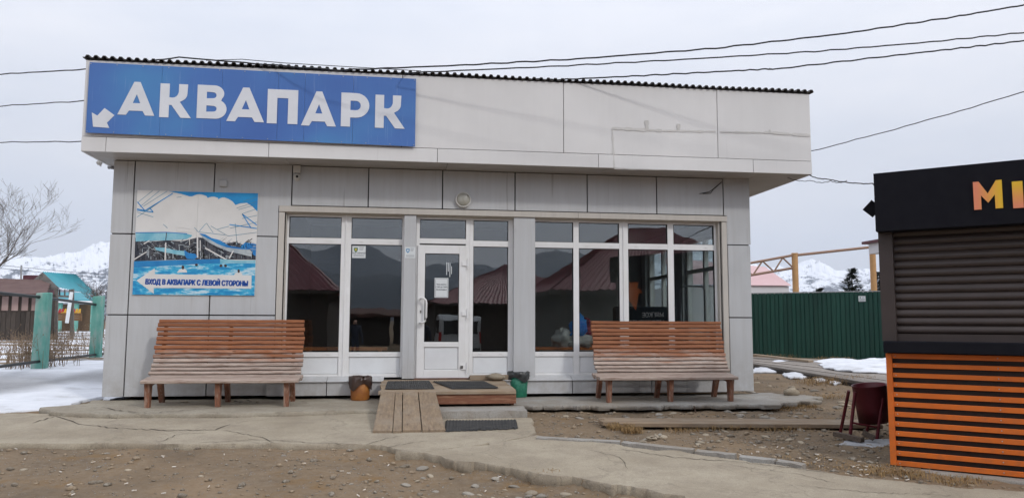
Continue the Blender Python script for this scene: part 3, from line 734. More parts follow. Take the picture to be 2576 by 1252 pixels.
# ================================================================== SIGN ON THE FASCIA
sy = FY-.05
sign = thing('name_sign', 'long blue sign board with large white Cyrillic letters and an arrow on the fascia', 'sign', (-2.17, sy, 3.75))
def sign_mat():
    m, t, b, n, l = nodes('sign_blue')
    v = coords(t, (1, 1, 1), False)
    a = tramp(t, tnoise(t, v, .55, 3, .5), [(.35, (.065, .145, .42)), (.55, (.075, .18, .47)), (.7, (.08, .25, .52))])
    st = tramp(t, tnoise(t, coords(t, (22, 22, .8), False), 2, 4, .6), [(.62, 0.0), (.8, .35)])
    a = tmix(t, st, a, (.35, .45, .65))
    l(a, b.inputs['Base Color']); b.inputs['Roughness'].default_value = .45; b.inputs['Specular IOR Level'].default_value = .3
    tbump(t, b, tnoise(t, coords(t, (2.2, 1, .5), False), 1.5, 2), .25, .03); return m
mSign = sign_mat(); mLet = M('sign_white', (.72, .74, .78), (.66, .68, .72), 3, .5, var=.02)
SX0, SX1 = -4.475, .128
def sz(x, top): 
    return np.interp(x, [SX0, SX1], [4.795, 4.775] if top else [3.778, 3.742])
cuts = [SX0, -3.53, -2.86, -2.0, -1.60, -.87, SX1]; cuts = [SX0, -3.49, -2.66, -1.87, -1.49, -.79, SX1]
for i in range(6):
    a_, b_ = cuts[i]+.0015, cuts[i+1]-.0015; yo = random.uniform(-.0015, .0015)
    MB().hexa([(a_, sy+yo, sz(a_, 0)), (b_, sy+yo, sz(b_, 0)), (b_, sy+.01, sz(b_, 0)), (a_, sy+.01, sz(a_, 0)), (a_, sy+yo, sz(a_, 1)), (b_, sy+yo, sz(b_, 1)), (b_, sy+.01, sz(b_, 1)), (a_, sy+.01, sz(a_, 1))]).build('sign_panel', mSign, sign)
for x in np.linspace(SX0+.1, SX1-.1, 5):
    for z in (4.7, 3.85): MB().box(x-.02, x+.02, sy+.0105, FY-.004, z-.02, z+.02).build('bracket', mSteel, sign)
sc_m = MB()
for x in np.linspace(SX0+.02, SX1-.02, 14):
    for tp in (0, 1):
        z = sz(x, tp)+(-.02 if tp else .02); sc_m.box(x-.006, x+.006, sy-.005, sy-.001, z-.006, z+.006)
sc_m.build('screw', mSteel, sign)
# letter outlines in a unit cell (height 1)
def LA(): return [[(0, 0), (.25, 0), (.33, .13), (.73, .13), (.81, 0), (1.08, 0), (.63, 1), (.45, 1)], [(.43, .36), (.65, .36), (.54, .63)]]
def LK(): return [[(0, 0), (.27, 0), (.27, .37), (.34, .37), (.62, 0), (.92, 0), (.58, .47)]+arc(.49, .72, .30, -60, 0, 5, .25)[1:]+[(.80, .95), (.80, 1), (.54, 1), (.54, .76)]+arc(.36, .76, .17, 0, -90, 5, .17)[1:]+[(.27, .6), (.27, 1), (0, 1)]]
def LB(): return [[(0, 0)]+arc(.52, .29, .30, -90, 62, 9, .29)+arc(.46, .755, .28, -38, 90, 9, .245)+[(0, 1)], [(.26, .2), (.26, .39)]+arc(.46, .295, .085, 90, -90, 6), [(.26, .60), (.26, .80)]+arc(.44, .70, .09, 90, -90, 6)]
def LP(): return [[(0, 0), (.27, 0), (.27, .75), (.57, .75), (.57, 0), (.84, 0), (.84, 1), (0, 1)]]
def LR(): return [[(0, 0), (.27, 0), (.27, .27)]+arc(.43, .635, .39, -90, 90, 14, .365)+[(0, 1)], [(.27, .49), (.27, .77)]+arc(.43, .63, .14, 90, -90, 8)]
# (glyph, bottom-left px, top-left px reference, bottom-right px) read off the picture
LET = [('letter', LA, 295, 290, 388, 206, 1.08), ('letter', LK, 400, 296, 480, 211, .92), ('letter', LB, 494, 298, 569, 214, .82), ('letter', LA, 569, 305, 664, 219, 1.08),
       ('letter', LP, 671, 310, 748, 224, .84), ('letter', LA, 757, 315, 845, 228, 1.08), ('letter', LR, 857, 317, 928, 232, .82), ('letter', LK, 943, 320, 1018, 237, .92)]
for nm, fn, x0, yb, x1, yt, wu in LET:
    A = WP(x0, yb, sy-.004); B_ = WP(x1, yb+(x1-x0)*.035, sy-.004); T = WP(x0, yt, sy-.004)
    wx = (B_[0]-A[0])/wu; hz_ = T[2]-A[2]
    shape_mesh(nm, fn(), (A[0], sy-.0035, A[2]-.005*(A[0]+2)), (wx, 0, 0), (0, 0, hz_), mLet, sign, .003)
ap = [(234, 319), (231, 283), (245, 291), (263, 272), (288, 290), (269, 309), (275, 322)]
A0 = WP(234, 319, sy-.004)
shape_mesh('arrow', [[((WP(x, y, sy-.004)-A0)[0], (WP(x, y, sy-.004)-A0)[2]) for x, y in ap]], (A0[0], sy-.0035, A0[2]), (1, 0, 0), (0, 0, 1), mLet, sign, .003)

# ================================================================== POSTER
ps = thing('water_park_poster', 'poster of water slides and a pool with a white arrow on the grey wall', 'sign', (-3.08, -.05, 1.52))
PX0, PX1, PZ0, PZ1 = -3.945, -2.212, 1.527, 3.079; pyy = -.050
def pmat(name, c1, c2, s=10, st=(1, 1, 1), lo=.4, hi=.6, c3=None): return M(name, c1, c2, s, .4, stretch=st, var=0, lo=lo, hi=hi, c3=c3)
mPw = pmat('poster_white', (.75, .74, .72), (.70, .69, .67), 2); mPb = pmat('poster_sky_blue', (.02, .25, .60), (.02, .32, .68), 3)
mPwater = pmat('poster_water', (.02, .26, .55), (.06, .45, .70), 5, (1.2, 1, 4.2), .42, .62, (.55, .72, .80)); mPpool = pmat('poster_pool_wall', (.02, .20, .48), (.03, .25, .55), 4)
mPdark = pmat('poster_steelwork', (.035, .04, .055), (.065, .07, .085), 9, (2.5, 1, 1), .45, .6, (.10, .10, .11)); mPslide = pmat('poster_slide', (.16, .46, .60), (.30, .58, .68), 5); mPsl2 = pmat('poster_slide_blue', (.02, .18, .50), (.03, .26, .6), 4)
mPline = pmat('poster_line', (.10, .22, .30), (.06, .30, .45), 3); mPtxt = pmat('poster_text', (.01, .06, .30), (.01, .08, .36), 3); mPgrey = pmat('poster_grey', (.34, .40, .44), (.5, .55, .57), 8)
mPskin = pmat('poster_swimmer', (.12, .07, .05), (.05, .03, .03), 14)
xm = (PX0+PX1)/2
for a_, b_ in ((PX0, xm-.001), (xm+.001, PX1)): MB().box(a_, b_, pyy, pyy+.012, PZ0, PZ1).build('poster_panel', mPw, ps)
pk = [0]
def uv(pix):   # crop pixel (1565x1252 view of the poster) -> poster plane
    out = []
    for x, y in pix:
        u_ = (x-np.interp(y, [75, 1140], [240, 178]))/np.interp(y, [75, 1140], [1252, 1269]); yt_ = np.interp(u_, [0, 1], [72, 110]); yb_ = np.interp(u_, [0, 1], [1138, 1160])
        v_ = (y-yt_)/(yb_-yt_); u_ = min(.998, max(.002, u_)); v_ = min(.998, max(.002, v_))
        out.append((PX0+u_*(PX1-PX0), PZ1-v_*(PZ1-PZ0)))
    return out
def pshape(nm, pix, mat, lay):
    P = uv(pix); shape_mesh(nm, [[(p[0]-PX0, p[1]-PZ0) for p in P]], (PX0, pyy-.0012*lay, PZ0), (1, 0, 0), (0, 0, 1), mat, ps, .0006)
def pline(pix, wd, mat, lay):
    P = uv(pix); mb = MB()
    for a_, b_ in zip(P[:-1], P[1:]):
        d = Vector((b_[0]-a_[0], b_[1]-a_[1])); 
        if d.length < 1e-4: continue
        nn = Vector((-d.y, d.x)).normalized()*wd/2; y_ = pyy-.0012*lay
        mb.add([(a_[0]-nn.x, y_, a_[1]-nn.y), (b_[0]-nn.x, y_, b_[1]-nn.y), (b_[0]+nn.x, y_, b_[1]+nn.y), (a_[0]+nn.x, y_, a_[1]+nn.y)], [(0, 1, 2, 3)])
    mb.build('printed_line', mat, ps, fix=False)
cloud = [(555, 85), (620, 100), (690, 115), (770, 140)]+[(800+25*k, 140-22*math.sin(math.pi*k/6)) for k in range(7)]+[(960+18*k, 158-14*math.sin(math.pi*k/6)) for k in range(7)]+[(1070+22*k, 172-20*math.sin(math.pi*k/5)) for k in range(4)]+[(1180, 170), (1220, 195), (1250, 232), (1300, 215), (1370, 210), (1430, 250), (1488, 300), (1492, 108)]
pshape('printed_sky', cloud, mPb, 1)
for ln in ([(395, 80), (250, 195)], [(465, 82), (265, 245)], [(545, 85), (300, 240)], [(600, 105), (330, 290)], [(490, 180), (235, 350)], [(235, 300), (400, 350)], [(1260, 265), (1488, 195)], [(1280, 280), (1488, 225)], [(1320, 322), (1485, 270)], [(1315, 372), (1480, 340)], [(1190, 470), (1478, 410)], [(1060, 480), (1180, 450)], [(820, 460), (860, 505)], [(945, 415), (1015, 515)], [(940, 420), (870, 500)], [(990, 445), (1170, 550)], [(1245, 420), (1265, 650)], [(1170, 550), (1475, 515)], [(1330, 195), (1480, 150)], [(860, 505), (1140, 540)], [(500, 425), (545, 465)], [(690, 145), (640, 150)]):
    pline(ln, .006, mPline, 2)
for ln in ([(240, 195), (315, 285), (235, 265)], [(315, 285), (600, 110)], [(235, 280), (400, 300), (370, 265)], [(1320, 325), (1410, 465), (1185, 432)], [(1320, 325), (1478, 440)], [(1410, 465), (1475, 475)]): pline(ln, .013, mPslide if False else mPb, 3)
pshape('printed_steelwork', [(212, 560), (300, 590), (420, 600), (540, 590), (700, 600), (860, 560), (1000, 580), (1150, 620), (1260, 615), (1330, 640), (1470, 660), (1462, 795), (1200, 790), (900, 785), (500, 790), (203, 800)], mPdark, 1)
pshape('printed_roof', [(1300, 660), (1350, 615), (1470, 635), (1465, 760), (1400, 720)], mPsl2, 2)
pshape('printed_slide', [(218, 510), (540, 508), (745, 525), (800, 540), (780, 560), (740, 578), (540, 590), (330, 595), (218, 600)], mPslide, 3)
mem = [MB(), MB()]
for k in range(220):
    x0_ = random.uniform(215, 1440); y0_ = random.uniform(600, 770); dx_, dy_ = random.choice(((0, 1), (0, 1), (1, .05), (.8, .6), (.8, -.6))); l_ = random.uniform(20, 90)
    a_, b_ = uv([(x0_, y0_), (x0_+dx_*l_, min(785, y0_+dy_*l_))]); d_ = Vector((b_[0]-a_[0], b_[1]-a_[1])); n2 = Vector((-d_.y, d_.x)).normalized()*random.uniform(.002, .006); yy_ = pyy-.0012*2.5
    mem[k % 2].add([(a_[0]-n2.x, yy_, a_[1]-n2.y), (b_[0]-n2.x, yy_, b_[1]-n2.y), (b_[0]+n2.x, yy_, b_[1]+n2.y), (a_[0]+n2.x, yy_, a_[1]+n2.y)], [(0, 1, 2, 3)])
for m_, mt in zip(mem, (mPgrey, mDark)): o_ = m_.build('printed_steel_members', mt, ps, fix=False); o_['kind'] = 'stuff'
pline([(218, 510), (540, 508), (745, 524)], .012, mPsl2, 4); pline([(535, 512), (525, 590)], .012, mPdark, 4)
pshape('printed_slide', [(870, 520), (930, 530), (1000, 570), (1080, 590), (1180, 650), (1300, 670), (1400, 690), (1420, 720), (1415, 760), (1380, 755), (1300, 735), (1180, 710), (1060, 660), (980, 620), (910, 570)], mPgrey, 3)
pshape('printed_slide', [(870, 520), (930, 530), (1000, 570), (1080, 590), (1180, 650), (1300, 670), (1400, 690), (1300, 685), (1160, 668), (1060, 630), (980, 585), (910, 548)], mPsl2, 4)
pshape('printed_slide', [(410, 660), (520, 665), (620, 690), (720, 700), (730, 750), (640, 735), (520, 712), (430, 690)], mPslide, 3)
pshape('printed_slide', [(715, 690), (760, 720), (830, 730), (850, 760), (820, 785), (740, 780), (720, 740)], mPsl2, 4)
for ln, w_ in (([(525, 615), (518, 790)], .02), ([(852, 510), (852, 770)], .022), ([(1145, 540), (1150, 640)], .012), ([(640, 460), (640, 500), (800, 510)], .006), ([(650, 455), (790, 475)], .006), ([(930, 670), (1150, 790)], .02), ([(205, 780), (330, 705)], .015), ([(1225, 700), (1180, 780)], .018), ([(300, 625), (360, 590)], .015), ([(770, 560), (770, 640)], .01), ([(880, 590), (880, 700)], .012)): pline(ln, w_, mPw, 4)
pshape('printed_pool_wall', [(200, 800), (700, 790), (1085, 783), (1085, 825), (700, 840), (198, 865)], mPpool, 4)
pshape('printed_pool_wall', [(1085, 783), (1250, 800), (1460, 800), (1455, 832), (1085, 828)], mPslide, 4)
pshape('printed_water', [(197, 862), (700, 838), (1085, 823), (1457, 828), (1446, 1158), (178, 1138)], mPwater, 3)
for c_, r_ in (((700, 885), 42), ((1280, 925), 38)):
    pshape('printed_swimmer', [(c_[0]-r_*1.5, c_[1]+r_*.75), (c_[0]-r_*.9, c_[1]+r_*.1), (c_[0]-r_*.3, c_[1]-r_*.15), (c_[0]+r_*.5, c_[1]-r_*.1), (c_[0]+r_*.95, c_[1]+r_*.3), (c_[0]+r_*1.0, c_[1]+r_*.8)], mPw, 5)
    pshape('printed_swimmer', [(c_[0]+r_*.32*math.cos(k), c_[1]-r_*.45+r_*.5*math.sin(k)) for k in np.linspace(0, 6.28, 12)[:-1]], mPskin, 6)
for x, y in ((840, 842), (1095, 852), (1142, 853)): pshape('printed_swimmer', [(x+15*math.cos(k), y+14*math.sin(k)) for k in np.linspace(0, 6.28, 10)[:-1]], mPskin, 6)
pshape('printed_arrow', [(225, 995), (412, 872), (412, 932), (1416, 952), (1412, 1088), (400, 1070), (400, 1130)], mPw, 7)
tx = uv([(312, 1024), (1380, 1036)]); tw = tx[1][0]-tx[0][0]
text_mesh('printed_text', 'ВХОД В АКВАПАРК С ЛЕВОЙ СТОРОНЫ', .105, (tx[0][0], pyy-.0012*8.5, tx[0][1]-.012), (1, 0, -.008), (0, 0, 1), mPtxt, ps, .0005, .008, sx=.8, shear=.08)
to = [o for o in ps.children if o.name.startswith('printed_text')][0]
_x = [v.co.x for v in to.data.vertices]; _w = max(_x)-min(_x); _s = tw/_w
for v in to.data.vertices: v.co.x = tx[0][0]+(v.co.x-min(_x))*_s

# ---- small things on the wall
mPlast = M('off_white_plastic', (.66, .65, .62), (.58, .57, .54), 6, .4)
def dome_cam(c, label, axis):
    t_ = thing('security_camera', label, 'camera', c); c = Vector(c); ax = Vector(axis)
    MB().lathe(c, [(.055, 0), (.055, .025), (.048, .03)], 18, axis=ax, cap0=True, cap1=True).build('base', mPlast, t_)
    MB().lathe(c+ax*.03, [(.046, 0), (.046, .02), (.038, .04), (.02, .055), (.001, .06)], 18, axis=ax).build('housing', mPlast, t_)
    MB().lathe(c+ax*.068+Vector((.006, 0, -.004)), [(.019, 0), (.019, .022), (.001, .024)], 12, axis=ax).build('lens', mGasket, t_)
p = WP(748, 446, -.034); dome_cam((p[0], -.034, p[2]), 'white dome security camera below a square box under the soffit', (0, -1, 0))
p = WP(748, 427, -.034); jb = bevel(MB().box(p[0]-.055, p[0]+.055, -.10, -.0345, p[2]-.055, p[2]+.055).build('junction_box', mPlast), .008, 2); tag(jb, 'square white junction box above the dome camera', 'box')
p = WP(563, 462, -.034); jb = bevel(MB().box(p[0]-.06, p[0]+.055, -.075, -.0345, p[2]-.05, p[2]+.05).build('junction_box', mWall), .012, 2); tag(jb, 'grey junction box on the wall above the poster', 'box')
p = WP(250, 410, .5); t_ = thing('security_camera', 'small round camera hanging under the soffit at the corner by the bare tree', 'camera', (p[0]+.02, .5, ZS))
MB().tube([(p[0]+.02, .5, ZS+.003), (p[0]+.01, .5, p[2]+.03)], .014, 8).build('stem', mPlast, t_); MB().lathe((p[0], .5, p[2]-.035), [(.001, 0), (.03, .006), (.044, .03), (.045, .05), (.03, .07), (.001, .076)], 16).build('housing', mPlast, t_)
pa, pb = WP(272, 415, .5), WP(290, 424, .5)
cdq = MB().tube([(pa[0]-.02, .6, ZS+.002), (pa[0], .55, pa[2]-.01), ((pa[0]+pb[0])/2, .5, pb[2]+.01), (WX0+.02, .45, pb[2]-.03)], .024, 8).build('cable_conduit', M('grey_conduit', (.22, .22, .23), (.18, .18, .18), 5, .5)); tag(cdq, 'grey flexible conduit bending from the soffit into the corner', 'conduit')
# bulkhead lamp above the door
c = WP(1165, 503, -.034); lp = thing('wall_lamp', 'round bulkhead wall lamp with a ribbed glass above the door', 'lamp', (c[0], -.034, c[2]))
MB().lathe((c[0], -.034, c[2]), [(.118, 0), (.124, .03), (.122, .052), (.106, .058), (.104, .05)], 32, axis=(0, -1, 0)).build('rim', mPlast, lp)
mLg = M('lamp_glass', (.42, .41, .36), (.34, .33, .28), 14, .25, spec=.6)
MB().lathe((c[0], -.082, c[2]), [(.105, 0), (.09, .018), (.06, .03), (.03, .036), (.001, .038)], 32, axis=(0, -1, 0)).build('lens', mLg, lp)
for k, z0 in enumerate((0, .02)):
    a_, b_ = WP(1815, 458, -.04), WP(1760+k*8, 487, -.05)
    o_ = MB().tube([(a_[0], -.045, a_[2]), (a_[0]-.1-k*.05, -.05-.02*k, (a_[2]*.55+b_[2]*.45)-.03*k), (a_[0]*.4+b_[0]*.6, -.06, b_[2]+.03-.02*k), (b_[0], -.05, b_[2])], .006, 5).build('loose_wire', mBlack)
    tag(o_, ('slack loop of black wire hanging in a panel joint under the soffit', 'shorter stub of black wire dangling beside the slack wire loop')[k], 'wire')
# stickers and notices
mPaper = M('white_paper', (.74, .77, .78), (.70, .73, .74), 3, .6); mInk = M('print_grey', (.18, .2, .23), (.12, .13, .15), 9, .7); mShield = M('shield_green', (.08, .22, .12), (.05, .15, .1), 9, .6); mYel = M('shield_yellow', (.65, .5, .05), (.6, .45, .05), 9, .6); mBlu = M('shield_blue', (.05, .3, .55), (.04, .2, .4), 9, .6)
def security_notice(x, z, wd, hg, y, label, shield, inner, s1):
    t_ = thing('security_notice', label, 'notice', (x+wd/2, y, z))
    MB().box(x, x+wd, y-.0015, y, z, z+hg).build('sheet', mPaper, t_)
    cx, cz = x+wd*.27, z+hg*.68; r_ = hg*.16
    pts = [(-r_, r_), (r_, r_), (r_, -.1*r_), (.6*r_, -.9*r_), (0, -1.5*r_), (-.6*r_, -.9*r_), (-r_, -.1*r_)]
    shape_mesh('emblem', [pts], (cx, y-.0028, cz), (1, 0, 0), (0, 0, 1), shield, t_, .0006); shape_mesh('emblem', [[(a*.5, b*.5) for a, b in pts]], (cx, y-.0038, cz), (1, 0, 0), (0, 0, 1), inner, t_, .0006)
    ml = MB()
    for k in range(3): ml.box(x+wd*.52, x+wd*(.88-.04*k), y-.0026, y-.0018, z+hg*(.86-.1*k), z+hg*(.89-.1*k))
    for k in range(2): ml.box(x+wd*.1, x+wd*.9, y-.0026, y-.0018, z+hg*(.22-.1*k), z+hg*(.25-.1*k))
    ml.build('printed_lines', mInk, t_)
    if s1: text_mesh('printed_text', s1, hg*.17, (x+wd*.5, y-.0028, z+hg*.34), (1, 0, 0), (0, 0, 1), mInk, t_, .0005, .001, 'CENTER', sx=.9)
security_notice(-.806, 2.13, .205, .19, FYF-.001+.028, 'white security notice with a green shield at the top of the window', mShield, mYel, 'ПОД ОХРАНОЙ')
security_notice(.005, 2.13, .16, .17, -.0305, 'torn white security notice with a blue shield on the post beside the door', mBlu, mPaper, '')
t_ = thing('door_notice', 'white paper notice with opening hours stuck on the door glass', 'notice', (.60, .07, 1.53))
nx0, nz0 = WP(1093, 748, .07)[0], WP(1093, 748, .07)[2]; nx1, nz1 = WP(1128, 699, .07)[0], WP(1128, 699, .07)[2]
MB().box(nx0, nx1, .0725, .0745, nz0, nz1).build('sheet', mPaper, t_)
fr = MB(); e = .012
fr.box(nx0+e, nx1-e, .0715, .0722, nz0+e, nz0+e+.004); fr.box(nx0+e, nx1-e, .0715, .0722, nz1-e-.004, nz1-e); fr.box(nx0+e, nx0+e+.004, .0715, .0722, nz0+e+.004, nz1-e-.004); fr.box(nx1-e-.004, nx1-e, .0715, .0722, nz0+e+.004, nz1-e-.004); fr.build('printed_border', mInk, t_)
for k, s_ in enumerate(('Часы работы:', 'с 9.00ч до 19.00ч', 'без выходных')): text_mesh('printed_text', s_, .03, ((nx0+nx1)/2, .0712, nz1-.11-.04*k), (1, 0, 0), (0, 0, 1), mInk, t_, .0005, .001, 'CENTER', sx=.8)
tp = MB()
for k, (x, h) in enumerate(((1124, .2), (1128, .14), (1132, .22), (1136, .12))):
    q = WP(x, 672+random.uniform(-4, 8), .07); tp.box(q[0]-.006, q[0]+.004, .0735, .0745, q[2]-h/2, q[2]+h/2)
tag(tp.build('tape_marks', mPaper), 'torn strips of white tape above the notice on the door glass', 'tape')

# ================================================================== BENCHES
def muddy(m, z0, z1, colr):
    t = m.node_tree; b = t.nodes['Principled BSDF']; n, l = t.nodes.new, t.links.new; src = b.inputs['Base Color'].links[0].from_socket
    g_ = n('ShaderNodeNewGeometry'); sp_ = n('ShaderNodeSeparateXYZ'); l(g_.outputs['Position'], sp_.inputs[0]); mr = n('ShaderNodeMapRange'); mr.inputs['From Min'].default_value = z1; mr.inputs['From Max'].default_value = z0; l(sp_.outputs['Z'], mr.inputs[0])
    tc_ = n('ShaderNodeTexCoord'); ml = n('ShaderNodeMath'); ml.operation = 'MULTIPLY'; l(mr.outputs[0], ml.inputs[0]); l(tramp(t, tnoise(t, tc_.outputs['Object'], 11, 8, .72), [(.45, 0.0), (.75, .55)]), ml.inputs[1])
    l(tmix(t, ml.outputs[0], src, colr), b.inputs['Base Color'])
def bench_wood():
    m, t, b, n, l = nodes('bench_wood')
    v = coords(t, (1.0, 9, 9)); tc = n('ShaderNodeNewGeometry'); sx = n('ShaderNodeSeparateXYZ'); l(tc.outputs['Position'], sx.inputs[0])
    grain = tnoise(t, v, 5, 8, .65, .4)
    var_ = tramp(t, grain, [(.3, (.34, .14, .062)), (.55, (.25, .092, .04)), (.75, (.15, .055, .028))])
    bare = tramp(t, grain, [(.3, (.46, .385, .325)), (.52, (.36, .28, .235)), (.62, (.27, .19, .15)), (.72, (.14, .1, .08))])
    # varnish survives at the top of the backrest, worn bare towards the seat
    mr = n('ShaderNodeMapRange'); mr.inputs['From Min'].default_value = .45; mr.inputs['From Max'].default_value = 1.08; l(sx.outputs['Z'], mr.inputs[0])
    wn = n('ShaderNodeMath'); wn.operation = 'MULTIPLY_ADD'; wn.inputs[1].default_value = 1.1; l(tnoise(t, coords(t, (.8, 4, 4)), 2.6, 7, .7), wn.inputs[0]); l(mr.outputs[0], wn.inputs[2])
    f = tramp(t, wn.outputs[0], [(.72, 0.0), (1.12, 1.0)])
    c = tmix(t, f, bare, var_)
    vo = n('ShaderNodeTexVoronoi'); vo.inputs['Scale'].default_value = 2.4; l(coords(t, (1, 2.2, 2.2)), vo.inputs[0])
    c = tmix(t, tramp(t, vo.outputs['Distance'], [(.045, .8), (.08, 0.0)]), c, (.12, .05, .025))
    l(tvar(t, c, .14), b.inputs['Base Color']); b.inputs['Roughness'].default_value = .62; b.inputs['Specular IOR Level'].default_value = .3
    tbump(t, b, grain, .5, .004); return m
mBench = bench_wood(); mLeg = M('bench_leg_wood', (.30, .13, .075), (.20, .085, .05), 5, .65, bump=.3, bscale=25, stretch=(7, 7, 1), c3=(.36, .24, .18))
def bench(x0, x1, xs0, xs1, y0, label, dx=0):
    t_ = thing('slatted_bench', label, 'bench', ((x0+x1)/2, -.7+y0, 0), 'wooden benches against the wall')
    prof = []                                  # (y, z, tilt) for slats, seat front first
    for k in range(3): prof.append((-1.07+.155*k, .345+.022*k-.006*k*k, R(4+5*k)))
    bk = [(-.66, .425), (-.60, .475), (-.555, .53), (-.52, .59), (-.492, .652), (-.468, .714), (-.445, .777), (-.424, .84), (-.404, .903), (-.386, .966), (-.368, 1.028), (-.352, 1.09), (-.345, 1.145)]
    for k, (y, z) in enumerate(bk):
        y2, z2 = bk[min(k+1, len(bk)-1)]; y1, z1 = bk[max(k-1, 0)]; prof.append((y, z, math.atan2(z2-z1, y2-y1)))
    for k, (y, z, a) in enumerate(prof):
        seat = k < 3; wd, th = (.14, .045) if seat else ((.052, .042) if k < 15 else (.046, .042))
        f = 0 if seat else min(1, (k-2)/13)
        a0 = xs0 if seat else x0+(xs0-x0)*0; b0 = xs1 if seat else x1
        a0 += random.uniform(-.012, .012); b0 += random.uniform(-.012, .012)
        mb = MB(); c8 = .35; P = []
        for sx_, sy_ in ((-1, -1+c8), (-1+c8*th/wd*1.2, -1), (1-c8*th/wd*1.2, -1), (1, -1+c8), (1, 1-c8), (1-c8*th/wd*1.2, 1), (-1+c8*th/wd*1.2, 1), (-1, 1-c8)): P.append((sx_*wd/2, sy_*th/2))
        vv, ff = [], []; ns = 7
        for i in range(ns):
            xx = a0+(b0-a0)*i/(ns-1); jz = .0065*fbm(xx+k*3.3, k*1.7, 1.3, 2)
            for u_, w_ in P:
                vv.append((xx, y+y0+u_*math.cos(a)-w_*math.sin(a), z+jz+u_*math.sin(a)+w_*math.cos(a)))
        for i in range(ns-1):
            for j in range(8): ff.append((i*8+j, i*8+(j+1) % 8, (i+1)*8+(j+1) % 8, (i+1)*8+j))
        ff += [tuple(range(8)), tuple(reversed(range((ns-1)*8, ns*8)))]
        mb.add(vv, ff).build('slat', mBench, t_)
    for x in (x0+.10, (x0+x1)/2-.02, x1-.14):
        # front and rear legs, slightly splayed, and a curved support carrying the slats
        zf = ztop(0)(x, -1.0)
        MB().hexa([(x-.03, -1.02+y0, zf-.01), (x+.03, -1.02+y0, zf-.01), (x+.03, -.95+y0, zf-.01), (x-.03, -.95+y0, zf-.01), (x-.036, -1.06+y0, .33), (x+.036, -1.06+y0, .33), (x+.036, -.93+y0, .33), (x-.036, -.93+y0, .33)]).build('leg', mLeg, t_)
        MB().hexa([(x-.03, -.40+y0, -.01), (x+.03, -.40+y0, -.01), (x+.03, -.32+y0, -.01), (x-.03, -.32+y0, -.01), (x-.034, -.58+y0, .39), (x+.034, -.58+y0, .39), (x+.034, -.46+y0, .41), (x-.034, -.46+y0, .41)]).build('leg', mLeg, t_)
        sp_ = MB(); pth = [(-1.05, .315), (-.85, .345), (-.68, .365), (-.585, .425), (-.53, .50), (-.47, .64), (-.42, .78), (-.375, .93), (-.335, 1.10)]
        vv = []
        for i, (yy, z_) in enumerate(pth):
            a_ = pth[max(0, i-1)]; b_ = pth[min(len(pth)-1, i+1)]; d = Vector((b_[0]-a_[0], b_[1]-a_[1])).normalized(); nn = Vector((d.y, -d.x))
            for s_ in (-.022, .022):
                for e_ in (0, .05): vv.append((x+s_, yy+y0+nn.x*e_, z_+nn.y*e_-.012))
        ff = []
        for i in range(len(pth)-1):
            for a_, b_ in ((0, 1), (1, 3), (3, 2), (2, 0)): ff.append((i*4+a_, i*4+b_, i*4+4+b_, i*4+4+a_))
        ff += [(0, 1, 3, 2), tuple(len(pth)*4-4+q for q in (0, 2, 3, 1))]
        sp_.add(vv, ff).build('support', mLeg, t_)
    MB().box(x0+.05, x1-.05, -.74+y0, -.70+y0, .29, .335).build('stretcher', mLeg, t_)
    return t_
b1 = bench(-3.47, -1.43, -3.44, -1.40, 0, 'slatted wooden bench under the poster, varnish worn off its seat')
b2 = bench(2.87, 4.965, 2.80, 4.88, 0, 'slatted wooden bench under the windows beside the green bin')

# ================================================================== PORCH
mPlank = M('grey_plank', (.33, .25, .175), (.27, .20, .14), 4, .8, bump=.4, bscale=18, stretch=(1, 1, 1), var=.1, c3=(.38, .30, .22))
def plankmat(name, axis):
    st = [14, 14, 14]; st[axis] = 1.0
    m, t, b, n, l = nodes(name); v = coords(t, tuple(st)); g_ = tnoise(t, v, 2.2, 8, .65, .3)
    c = tramp(t, g_, [(.3, (.345, .26, .175)), (.5, (.27, .20, .135)), (.62, (.235, .175, .125)), (.72, (.12, .085, .06))])
    d = tramp(t, tnoise(t, coords(t, (1, 1, 1)), 3, 6, .6), [(.45, 0.0), (.75, .6)]); c = tmix(t, d, c, (.36, .32, .26))
    l(tvar(t, c, .12), b.inputs['Base Color']); b.inputs['Roughness'].default_value = .85; b.inputs['Specular IOR Level'].default_value = .2
    tbump(t, b, g_, .6, .004); return m
mPx = plankmat('plank_along_x', 0); mPy = plankmat('plank_along_y', 1)
mBeam = M('red_beam_wood', (.27, .115, .065), (.20, .08, .045), 4, .75, stretch=(1, 9, 9), bump=.3, bscale=20, c3=(.33, .17, .1))
porch = thing('porch_deck', 'low wooden porch deck of planks in front of the door', 'deck', (.6, -.9, 0))
DT = .222; DFy = -1.52; px0, px1 = -.30, 1.545
def plank(name, p, mat, parent, t=.04, bev=.004):
    # p: four top corners (x,y,z)
    o = MB().hexa([(x, y, z-t) for x, y, z in p]+list(p)).build(name, mat, parent); bevel(o, bev, 1); return o
ys = [DFy, -1.36, -1.20, -1.03, -.87, -.70, -.53, -.36, -.20, -.03]
for i in range(len(ys)-1):
    j = random.uniform(-.02, .02)
    zz_ = lambda y: DT+.05*(y-DFy)/1.5
    plank('plank', [(px0+j, ys[i]+.006, zz_(ys[i])), (px1+j*.7, ys[i]+.006, zz_(ys[i])-.004), (px1+j*.7, ys[i+1]-.004, zz_(ys[i+1])-.004), (px0+j, ys[i+1]-.004, zz_(ys[i+1]))], mPx, porch, .042)
bevel(MB().box(.42, px1-.01, DFy+.03, DFy+.08, DT-.175, DT-.046).build('beam', mBeam, porch), .004, 1)
bevel(MB().box(px0+.02, px0+.07, DFy+.09, -.05, .02, DT-.046).build('beam', mBeam, porch), .004, 1); bevel(MB().box(px1-.08, px1-.03, DFy+.09, -.05, .02, DT-.046).build('beam', mBeam, porch), .004, 1)
